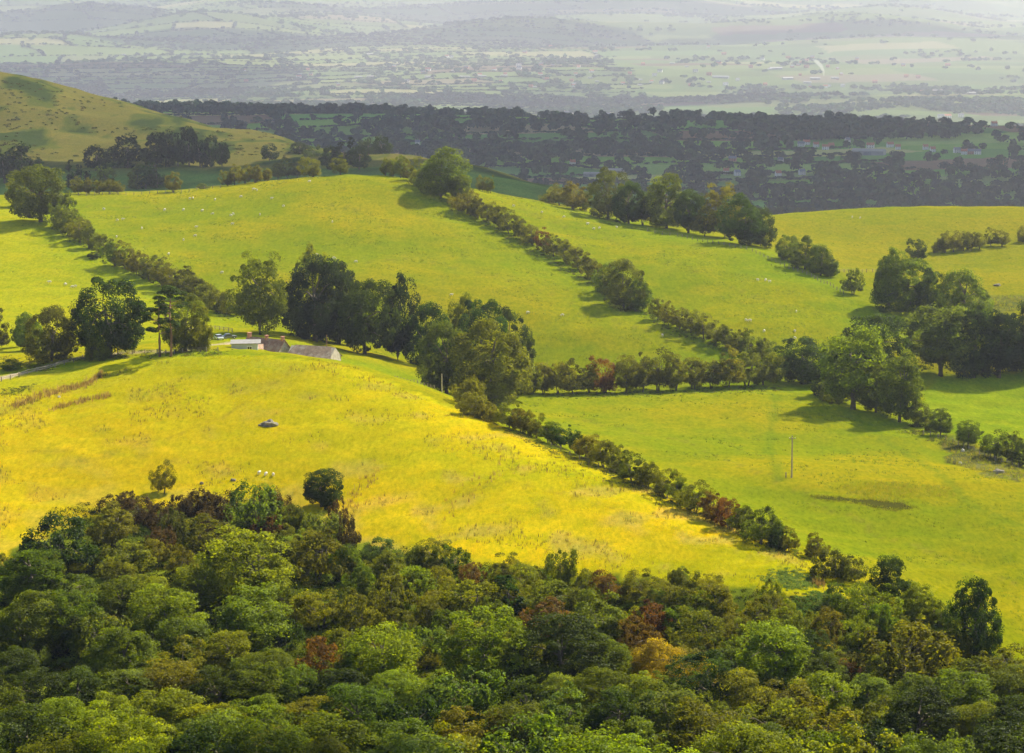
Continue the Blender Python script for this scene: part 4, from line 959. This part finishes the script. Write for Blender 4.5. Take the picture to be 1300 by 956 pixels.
# parked vehicles
M_BLK = surf_mat('black_paint', (0.012,0.013,0.015), 0.25, 0.1, 1, spec=0.6); M_SIL = surf_mat('silver_paint', (0.45,0.50,0.55), 0.3, 0.05, 1, metal=0.5, spec=0.6); M_DGR = surf_mat('dark_grey_paint', (0.10,0.11,0.12), 0.3, 0.05, 1, spec=0.6)
M_TYRE = surf_mat('tyre', (0.02,0.02,0.02), 0.9, 0.1, 3); M_HUB = surf_mat('wheel_rim', (0.5,0.5,0.5), 0.35, 0.1, 3, metal=0.7); M_LAMP = surf_mat('lamp_glass', (0.75,0.76,0.72), 0.1, 0.05, 3, spec=0.8)
def car(name, u, v, rz, paint, suv, label):
    e = root(name, u, v, None, rz); tag(e, label, 'car', 'cars parked beside the farm')
    L, Wd = (4.6, 1.9) if suv else (4.1, 1.7); hs = 1.05 if suv else 0.9; ht = 1.85 if suv else 1.45
    prof = [(-L/2,0.35),(L/2,0.35),(L/2,0.75),(L/2-0.15,hs*0.92),(L/2-1.2,hs),(-L/2+0.08,hs),(-L/2,0.75)]
    def prism(pr, y0, y1):
        n = len(pr); return [(p[0], y0, p[1]) for p in pr]+[(p[0], y1, p[1]) for p in pr], [tuple(range(n))[::-1], tuple(range(n, 2*n))]+[(i, (i+1)%n, (i+1)%n+n, i+n) for i in range(n)]
    MB().add(*prism(prof[::-1], -Wd/2, Wd/2)).build('body', paint, e, bevel=0.05)
    cab = [(-L/2+0.15 if suv else -L/2+0.5, hs+0.003),(L/2-1.3,hs+0.003),(L/2-1.9,ht-0.09),(-L/2+0.35 if suv else -L/2+1.0,ht-0.09)]
    MB().add(*prism(cab[::-1], -Wd/2+0.1, Wd/2-0.1)).build('windows', M_GLASS, e)
    MB().box(cab[3][0]-0.05, cab[2][0]+0.05, -Wd/2+0.12, Wd/2-0.12, ht-0.088, ht).build('roof', paint, e, bevel=0.03)
    for sx in (-1, 1):
        for sy in (-1, 1):
            w = MB().tube([(sx*L*0.31, sy*(Wd/2-0.2), 0.36), (sx*L*0.31, sy*(Wd/2+0.02), 0.36)], 0.36, 14).build('wheel', M_TYRE, e)
            MB().tube([(sx*L*0.31, sy*(Wd/2+0.018), 0.36), (sx*L*0.31, sy*(Wd/2+0.035), 0.36)], 0.2, 10).build('rim', M_HUB, w)
    for sy in (-1, 1): MB().box(L/2-0.02, L/2+0.03, sy*Wd*0.36-0.16, sy*Wd*0.36+0.16, 0.62, 0.8).build('headlight', M_LAMP, e)
    return e
car('parked_car', 260, 432.5, 12, M_BLK, True, 'black off-road car parked on grass left of the farmhouse')
car('parked_car', 278, 431.5, -65, M_SIL, False, 'silver car parked between the black and the grey one')
car('parked_car', 291, 430, 25, M_DGR, False, 'dark grey car parked under the tree nearest the farmhouse')
# ------------------------------------------------------------------ fences, gate, poles
M_RAIL = surf_mat('fence_rail', (0.34,0.29,0.22), 0.9, 0.3, 3)
def fence(path, label, h=1.25, step=3.0, rails=0, first='fence'):
    pts_ = [Vector(hit(*p)) if len(p) == 2 else Vector(at_depth(p[0], p[2])) for p in path]
    e = bpy.data.objects.new(first, None); COL.objects.link(e); e.location = pts_[0]; tag(e, label, 'fence')
    tops = []
    o0 = pts_[0]
    for a, b in zip(pts_[:-1], pts_[1:]):
        n = max(1, int((b-a).length/step))
        for k in range(n):
            p = a.lerp(b, k/n); z = float(ground(p.x, p.y)); tops.append(Vector((p.x-o0.x, p.y-o0.y, z-o0.z)))
    me = None
    for k, t in enumerate(tops):
        if me is None:
            me = MB().box(-0.09, 0.09, -0.09, 0.09, -0.3, h).mesh('post', M_WOODP)
        o = link('post', me, e, tuple(t), random.uniform(0, 1)); o.rotation_euler = (random.uniform(-.05,.05), random.uniform(-.05,.05), random.uniform(0,1))
    for q in ((0.45, 0.8, 1.12) if not rails else (0.55, 1.05)):
        r_ = 0.02 if not rails else 0.07
        MB().tube([t+Vector((0,0,q*h/1.25)) for t in tops], r_, 4).build('wire' if not rails else 'rail', M_WOODP if not rails else M_RAIL, e)
fence([(168,450),(200,449.5),(232,448.5),(262,447),(292,446)], 'post and wire fence across the grass in front of the pines')
fence([(2,485),(35,475),(70,467),(105,457),(135,451)], 'wooden rail fence along the pale lane at the left edge', rails=2)
fence([(822,294),(860,300),(905,309),(955,320),(985,334),(1030,352),(1075,376)], 'long post and wire fence along the tree row on the second crest')
fence([(232,424),(262,419),(290,421),(300,424)], 'short post and rail fence behind the parked cars', rails=2)
fence([(478,476,770),(505,486,745),(530,497,725),(556,508,705)], 'post and wire fence dropping through the hollow below the barn')
fence([(1172,552),(1210,563),(1250,580),(1300,596)], 'post and wire fence under the broken right-hand hedge')
fence([(90,247,1097),(150,246,1098),(220,244,1099),(290,239,1103)], 'post and wire fence on the skyline left of the hawthorn row')
fence([(1060,347),(1100,346),(1140,346)], 'thin fence crossing the dip between the right-hand fields')
fence([(700,568),(760,594),(830,626),(900,658),(960,686),(1010,706)], 'low post and wire fence under the brow hedge of the golden hill', h=1.0, step=4.0)
e = root('field_gate', 160, 449, None, 3); tag(e, 'grey metal field gate between the pines and the dark round tree', 'gate')
for z in (0.25,0.5,0.75,1.0,1.25): MB().tube([(-1.9,0,z),(1.9,0,z)], 0.035, 6).build('bar', M_METAL, e)
for x in (-1.9, 1.9): MB().tube([(x,0,0.1),(x,0,1.35)], 0.05, 6).build('upright', M_METAL, e)
for x in (-2.15, 2.15): MB().box(x-0.11, x+0.11, -0.11, 0.11, -0.3, 1.6).build('gatepost', M_WOODP, e)
def pole(name, u, v, hpx, rad, label, cross=True, D=None, mat=None):
    e = root(name, u, v, D); tag(e, label, 'pole')
    h = hpx/F*e.location.y
    MB().tube([(0,0,-0.5),(0,0,h)], [rad*1.2, rad*0.8], 10).build('pole', mat or M_WOODP, e)
    if cross:
        MB().box(-0.75, 0.75, -0.18, -0.06, h-0.7, h-0.55).build('crossarm', M_WOODP, e)
        for x in (-0.65, 0, 0.65): MB().tube([(x,-0.12,h-0.55),(x,-0.12,h-0.32)], [0.06,0.04], 6).build('insulator', M_FRAME, e)
    return e
e = pole('telegraph_pole', 1005, 607, 55, 0.19, 'tall lone telegraph pole in the hollow field')
MB().box(-1.5, -1.2, -0.12, 0.12, -0.2, 1.3).build('stay_post', M_WOODP, e)
pole('telegraph_pole', 415, 446, 32, 0.13, 'thin wooden pole standing behind the barn', False, D=782, mat=M_PINEBARK)
pole('wooden_post', 561, 505, 24, 0.14, 'pale wooden post beside the autumn trees', False, D=706, mat=M_RAIL)
# ------------------------------------------------------------------ stones, pool, sheep
M_ROCK = surf_mat('grey_rock', (0.17,0.15,0.13), 0.95, 0.35, 1.5, bump=0.15, stain=(0.12,0.13,0.06)); M_ROCK2 = surf_mat('pale_rock', (0.5,0.48,0.44), 0.95, 0.2, 1.5, bump=0.1)
def rock(u, v, wpx, hpx, label, mat=None, seed=0):
    bm = bmesh.new(); bmesh.ops.create_icosphere(bm, subdivisions=3, radius=1.0)
    r_ = np.random.default_rng(seed+60); W = [make_waves(6, 0.8, 2.0) for _ in range(2)]
    for p in bm.verts:
        k = 1+0.09*float(waves(W[0], p.co.x, p.co.y+p.co.z))+0.10*float(waves(W[1], p.co.z*2, p.co.x)); p.co *= k
    x, y, z = hit(u, v); s = y/F
    for p in bm.verts: p.co.x *= wpx*s/2; p.co.y *= wpx*s/2*0.8; p.co.z = p.co.z*hpx*s*0.62+0.15*hpx*s
    me = bpy.data.meshes.new('boulder'); bm.to_mesh(me); bm.free(); me.materials.append(mat or M_ROCK)
    tag(link('boulder', me, None, (x, y, z)), label, 'boulder')
rock(343, 541, 20, 9, 'broad grey boulder in the middle of the golden hillside', seed=1)
rock(332, 541, 9, 5, 'small stone against the left end of the broad grey boulder', seed=2)
rock(1268, 601, 15, 7, 'grey boulder in the rough ground below the right-hand hedge', seed=3)
rock(1222, 573, 5, 4, 'pale stone on the rough bank under the right-hand hedge', M_ROCK2, 4)
rock(1219, 589, 5, 4, 'pale stone a little below the other pale one', M_ROCK2, 5)
rock(1266, 363, 9, 4, 'grey stone at the edge of the far right marshy strip', seed=6)
rock(256, 615, 5, 4, 'small dark stone just above the gorse', seed=7); rock(296, 611, 7, 4, 'dark flat stone between the gorse and three sheep', seed=8)
rock(75, 505, 4, 3, 'small white stone among the brown dock stalks', M_ROCK2, 9)
m, nt = new_mat('muddy_water'); b = N(nt, 'ShaderNodeBsdfDiffuse')
tc = N(nt, 'ShaderNodeTexCoord'); nt.links.new(mix(nt, 'MIX', noise(nt, tc.outputs['Object'], 0.8, 5, 0.7), (0.018,0.022,0.004), (0.055,0.055,0.006)), b.inputs['Color'])
o = N(nt, 'ShaderNodeOutputMaterial'); nt.links.new(b.outputs[0], o.inputs[0])
PU = [(1032,631),(1050,630.5),(1070,631.5),(1095,635),(1110,634.5),(1128,636.5),(1146,639.5),(1160,645.5),(1150,646.5),(1135,648.5),(1120,646),(1100,643),(1092,639.5),(1075,636.5),(1055,635),(1040,633.5)]
c_ = Vector(hit(1100, 639)); ring = [Vector(hit(*p)) for p in PU]
vs = []; fs = []
fine = []
for k in range(len(ring)):
    a, b_ = ring[k], ring[(k+1) % len(ring)]
    for t in range(4): q = a.lerp(b_, t/4); fine.append(q+Vector((rng.normal()*0.25, rng.normal()*0.35, 0)))
nk = 6
mid_ = [Vector((p.x*0.999+0, hit(1100,639)[1], 0)) for p in fine]
for j in range(nk+1):
    for p in fine:
        sx = p.x; yc = np.interp(p.x, [hit(1032,632)[0], hit(1090,637)[0], hit(1160,645)[0]], [hit(1032,632)[1], hit(1090,637)[1], hit(1160,645)[1]])
        y_ = p.y*(j/nk)+yc*(1-j/nk); vs.append((sx, y_, float(ground(sx, y_))+0.05))
nf = len(fine)
fs = [(j*nf+k, j*nf+(k+1) % nf, (j+1)*nf+(k+1) % nf, (j+1)*nf+k) for j in range(nk) for k in range(nf)]
me = bpy.data.meshes.new('pool'); me.from_pydata(vs, [], fs); me.materials.append(m)
tag(link('pool', me), 'long dark muddy pool in the hollow field', 'pool', kind='structure')

M_WOOL = surf_mat('wool', (0.52,0.49,0.43), 0.95, 0.1, 6, bump=0.03)
def sheep_mesh(graze):
    hd = ((0.72, 0, 0.78), (0.92, 0, 0.80)) if not graze else ((0.75, 0, 0.40), (0.88, 0, 0.16))
    P_ = [(-0.42,0,0.66),(-0.1,0,0.70),(0.25,0,0.70),(0.48,0,0.72),hd[0],hd[1]]; Rr = [0.20,0.29,0.29,0.2,0.11,0.065]
    Ed = [(0,1),(1,2),(2,3),(3,4),(4,5)]
    for (i, x, y) in ((0,-0.4,0.15),(0,-0.4,-0.15),(3,0.36,0.14),(3,0.36,-0.14)):
        n = len(P_); P_ += [(x, y, 0.38), (x+0.02, y, 0.0)]; Rr += [0.075, 0.04]; Ed += [(i, n), (n, n+1)]
    for s in (-1, 1):
        n = len(P_); P_.append((hd[0][0]-0.02, s*0.16, hd[0][2]+0.06)); Rr.append(0.035); Ed.append((4, n))
    n = len(P_); P_.append((-0.62, 0, 0.5)); Rr.append(0.05); Ed.append((0, n))
    me = bpy.data.meshes.new('sheep'); me.from_pydata(P_, Ed, []); o = bpy.data.objects.new('tmp', me); COL.objects.link(o)
    md = o.modifiers.new('s', 'SKIN'); 
    for k, sv in enumerate(me.skin_vertices[0].data): sv.radius = (Rr[k], Rr[k]); sv.use_root = (k == 1)
    o.modifiers.new('u', 'SUBSURF').levels = 1
    dg = bpy.context.evaluated_depsgraph_get(); m2 = bpy.data.meshes.new_from_object(o.evaluated_get(dg)); m2.name = 'sheep'
    bpy.data.objects.remove(o); m2.materials.clear(); m2.materials.append(M_WOOL)
    for p in m2.polygons: p.use_smooth = True
    return m2
SHM = [sheep_mesh(True), sheep_mesh(False)]
FLOCKS = [
 ('on the round middle hill', 'sheep on the round middle hill', [(132,266),(149,280),(156,279),(209,267),(233,267),(241,253),(245,252),(257,268),(270,272),(273,254),(296,272),(293,274),(295,285),(306,250),(322,241),(326,242),(393,231),(330,273),(422,282),(249,289),(248,300),(233,305),(148,301),(214,323),(282,347),(393,330),(402,324),(424,328),(396,339),(452,333),(573,375),(670,398),(714,401),(841,427),(180,290),(360,262),(345,252)]),
 ('on the bright left field', 'sheep on the bright left field', [(63,359),(83,362),(92,365),(96,364)]),
 ('on the second, right-hand hill field', 'sheep on the second hill field', [(652,262),(688,270),(716,276),(746,285),(754,291),(761,290),(783,289),(962,356),(972,356),(977,358),(1011,396),(947,407),(952,408),(970,421),(1009,421),(1009,430)]),
 ('on the far third field', 'sheep on the far third field', [(1082,276),(1092,277)]),
 ('grazing above the gorse', 'three sheep above the gorse', [(329,602),(337.5,604),(347,604)]),
]
for place, grp, pts_ in FLOCKS:
    pts_ = sorted(pts_)
    for k, (u_, v_) in enumerate(pts_):
        x, y, z = hit(u_, v_+1.0); o = link('sheep', SHM[0 if (k*7) % 3 > 0 else 1], None, (x, y, z), random.uniform(0, 6.28) if len(pts_) != 3 else (1.2, -1.9, 1.9)[k]); o.scale = (random.uniform(0.88, 1.02),)*3
        tag(o, 'white sheep %s, %s' % (place, 'leftmost' if k == 0 else ('rightmost' if k == len(pts_)-1 else ordw(k+1)+' from left')), 'sheep', grp)

# ------------------------------------------------------------------ ground plants
def clump_cover(name, X, size, leaf, per, C, label, cat, r, tall=0.6, up=0.5, jit=1.2):
    X = X+r.normal(0, jit, X.shape); n = len(X); z = ground(X[:,0], X[:,1])
    idx = np.repeat(np.arange(n), per); Dd = rand_dirs(r, n*per); Dd[:,2] = np.abs(Dd[:,2])
    sz = (size*r.uniform(0.6, 1.4, n))[idx][:,None]
    Cc = np.c_[X[idx], z[idx]]+Dd*sz*r.uniform(0.5, 1, (n*per, 1))*np.array([1, 1, tall])
    Nn = Dd+rand_dirs(r, n*per)*0.6+np.array([0,0,up]); Nn /= np.linalg.norm(Nn, axis=1, keepdims=True)
    V_, Q_ = leaf_quads(r, Cc, Nn, leaf, 0.55)
    col = (C[r.integers(0, len(C), n)]*r.uniform(0.75, 1.25, (n, 1)))[idx]*r.uniform(0.8, 1.2, (n*per, 1))
    me = mesh_np(name, V_, Q_, [M_COVER], attrs={'col': ('FLOAT_COLOR', 'POINT', np.c_[np.repeat(col, 4, 0), np.ones(4*n*per)])})
    return tag(link(name, me), label, cat, kind='stuff')
def poly_points(poly, n, r):
    P_ = np.array(poly); lo, hi = P_.min(0), P_.max(0)
    out = np.zeros((0, 2))
    while len(out) < n:
        q = r.uniform(lo, hi, (n*2, 2)); out = np.r_[out, q[in_poly(q[:,0], q[:,1], poly)]]
    return out[:n]
r5 = np.random.default_rng(55)
wp = poly_points(XY([(-120,748),(20,735),(60,650),(150,640),(250,640),(350,648),(440,684),(520,702),(600,716),(720,726),(830,740),(960,752),(1050,770),(1105,760),(1140,775),(1190,798),(1270,842),(1420,855),(1420,1000),(-120,1000)]), 9000, r5)
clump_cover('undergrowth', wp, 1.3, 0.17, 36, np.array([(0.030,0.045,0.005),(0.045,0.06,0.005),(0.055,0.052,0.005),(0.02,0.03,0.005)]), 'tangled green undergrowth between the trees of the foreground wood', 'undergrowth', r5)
fp = poly_points(XY([(972,738),(985,728),(1010,726),(1030,732),(1036,744),(1015,748),(985,746)]), 420, r5)
clump_cover('fern_patch', fp, 0.55, 0.13, 30, np.array([(0.14,0.20,0.04),(0.11,0.17,0.035)]), 'oval grey-green patch of ferns on the golden hill foot', 'ferns', r5)
fp = poly_points(XY([(1000,765),(1040,752),(1090,762),(1130,772),(1160,790),(1195,808),(1190,830),(1120,830),(1060,800),(1010,790)]), 2200, r5)
clump_cover('bracken', fp, 0.6, 0.16, 30, np.array([(0.09,0.16,0.03),(0.07,0.13,0.03),(0.12,0.15,0.03)]), 'green bracken filling the bank between the right-hand trees', 'bracken', r5)
# strip of rank weeds below hedges
hp_ = []
for a, b_, n_ in (((640,545),(1010,705),500),((545,243),(825,402),500),((690,503),(990,494),300),((80,298),(290,402),500),((1150,545),(1300,600),250),((0,455),(60,470),120),((0,500),(40,492),60),((830,410),(970,462),200),((180,449),(290,448),120),((100,455),(160,452),120)):
    for k in range(n_):
        t = r5.random(); q = hit(a[0]+(b_[0]-a[0])*t+r5.normal()*3, a[1]+(b_[1]-a[1])*t+r5.normal()*2.2); hp_.append(q[:2])
clump_cover('hedge_bottom_weeds', np.array(hp_), 0.7, 0.14, 22, np.array([(0.10,0.13,0.02),(0.14,0.13,0.03),(0.07,0.10,0.02)]), 'rank grass and weeds along the hedge bottoms and field edges', 'weeds', r5)
def blades(name, X, h, w, C, n_per, label, cat, r, spread=0.25, splay=0.35, own=False):
    n = len(X); idx = np.repeat(np.arange(n), n_per); N_ = n*n_per
    bx = X[idx]+r.normal(0, spread, (N_, 2)); z = ground(bx[:,0], bx[:,1])
    hh = (h*r.uniform(0.5, 1.3, n))[idx]*r.uniform(0.7, 1.2, N_)
    a = r.uniform(0, 6.28, N_); d = np.c_[np.cos(a), np.sin(a)]*w*0.5
    t = r.normal(0, splay, (N_, 2))*hh[:,None]
    z0 = z-0.03
    p0 = np.c_[bx-d, z0]; p1 = np.c_[bx+d, z0]; p2 = np.c_[bx+t*0.5+d*0.8, z0+hh*0.6]; p3 = np.c_[bx+t, z0+hh]
    V_ = np.stack([p0, p1, p2, p3], 1).reshape(-1, 3); Q_ = np.arange(4*N_).reshape(-1, 4)
    base_ = C[r.integers(0, len(C), n)] if not own else ground_color(X[:,0][None], X[:,1][None])[0]*np.array([0.98, 1.0, 1.0])
    col = (base_*(r.uniform(0.75, 1.3, (n, 1)) if not own else r.uniform(0.75, 1.12, (n, 1))))[idx]
    me = mesh_np(name, V_, Q_, [M_COVER], attrs={'col': ('FLOAT_COLOR', 'POINT', np.c_[np.repeat(col, 4, 0), np.ones(4*N_)])})
    return tag(link(name, me), label, cat, kind='stuff')
# long grass on the golden hill
P_GOLD = XY([(-120,500),(0,500),(150,465),(300,452),(430,463),(480,481),(560,516),(620,533),(700,569),(800,609),(900,653),(1000,698),(1080,735),(1095,752),(1060,764),(960,750),(830,730),(720,718),(600,708),(520,690),(440,660),(360,620),(150,612),(40,640),(-40,740),(-120,740)])
gp = poly_points(P_GOLD, 60000, r5); gp = gp[(waves(W_TONE2, gp[:,0], gp[:,1])+0.7*waves(W_EDGE, gp[:,0], gp[:,1])) > -0.8]
blades('long_grass', gp, 0.26, 0.10, np.array([(0.56,0.44,0.004),(0.50,0.415,0.003),(0.42,0.385,0.003),(0.56,0.42,0.04)]), 4, 'long golden grass covering the near hillside', 'grass', r5, own=True)
sp = poly_points(P_GOLD, 9000, r5); sp = sp[waves(W_TONE, sp[:,0], sp[:,1])+0.8*waves(W_TONE2, sp[:,0], sp[:,1]) > 0.6]
blades('thistles', sp, 0.7, 0.09, np.array([(0.14,0.12,0.03),(0.20,0.14,0.05),(0.10,0.10,0.02)]), 4, 'scattered brown thistles and seed heads on the golden hillside', 'thistles', r5, 0.15, 0.12)
P_HOL = XY([(560,480),(690,500),(990,495),(1090,522),(1150,545),(1240,570),(1320,600),(1320,830),(1240,820),(1130,765),(1080,738),(1000,700),(900,652),(800,608),(700,566),(640,535)])
P_M2 = XY([(540,238),(640,247,1145),(700,258,1145),(780,277,1120),(860,295,1075),(950,315,1028),(1050,362,960),(1110,402,915),(1090,470,870),(1000,470),(900,430),(820,397),(700,322),(600,267)])
ru = np.concatenate([poly_points(P_HOL, 9000, r5), poly_points(P_MID1, 16000, r5), poly_points(P_M2, 9000, r5), poly_points(P_THIRD, 2500, r5), poly_points(P_LEFT, 2500, r5)])
w_ = waves(W_TONE, ru[:,0], ru[:,1])*0.7+waves(W_TONE2, ru[:,0]*0.7, ru[:,1])
ru = ru[w_ > 0.8]
blades('rushes', ru, 0.42, 0.10, np.array([(0.13,0.19,0.015),(0.17,0.20,0.02),(0.10,0.13,0.015)]), 6, 'dark green rushes and rough tufts dotted over the pastures', 'rushes', r5, 0.22, 0.25)
rm = np.concatenate([poly_points(P_RUSH, 500, r5), poly_points(P_MARSH, 800, r5), poly_points(P_WET, 500, r5)])
blades('marsh_rushes', rm, 0.7, 0.09, np.array([(0.20,0.23,0.01),(0.24,0.22,0.02)]), 6, 'patches of brownish rushes in the wet hollows on the right', 'rushes', r5)
dk = []
for path, n_, sd in (([(18,517),(45,506),(75,497),(105,491),(130,477)], 420, 2.4), ([(60,521),(95,513),(120,506),(140,503)], 130, 1.6), ([(1032,740),(1046,742)], 50, 2.5), ([(560,650),(640,590)], 40, 8), ([(440,640),(480,600)], 40, 9)):
    for k in range(n_):
        i = r5.integers(0, len(path)-1); t = r5.random(); a, b_ = path[i], path[i+1]
        dk.append(hit(a[0]+(b_[0]-a[0])*t+r5.normal()*2, a[1]+(b_[1]-a[1])*t+r5.normal()*sd)[:2])
blades('dock_stalks', np.array(dk), 1.0, 0.12, np.array([(0.24,0.16,0.05),(0.32,0.24,0.09),(0.16,0.11,0.04)]), 5, 'bands of tall rusty dock stalks on the left of the near hill', 'docks', r5, 0.2, 0.1)

hs_ = []
for k in range(900):
    u_ = r5.uniform(-60, 410); v_ = r5.uniform(100, 200); q = hit(u_, v_)
    if 1560 < q[1] < 1960 and waves(W_PATCH, np.array([q[0]*0.6]), np.array([q[1]*0.5]))[0] > -0.3: hs_.append(q[:2])
clump_cover('heather_tufts', np.array(hs_), 1.6, 0.4, 26, np.array([(0.03,0.04,0.012),(0.05,0.06,0.015),(0.07,0.06,0.02)]), 'dark heather and gorse tufts dotted over the brown hill behind', 'heather', r5, 0.5)

rim = []
for k in range(420):
    i = r5.integers(0, len(fine)); p = fine[i]; rim.append((p.x+r5.normal()*0.6, p.y+r5.normal()*0.8))
blades('pool_rushes', np.array(rim), 0.4, 0.1, np.array([(0.10,0.13,0.01),(0.14,0.13,0.02),(0.20,0.22,0.01)]), 6, 'ragged fringe of rushes round the muddy pool', 'rushes', r5, 0.3, 0.25)
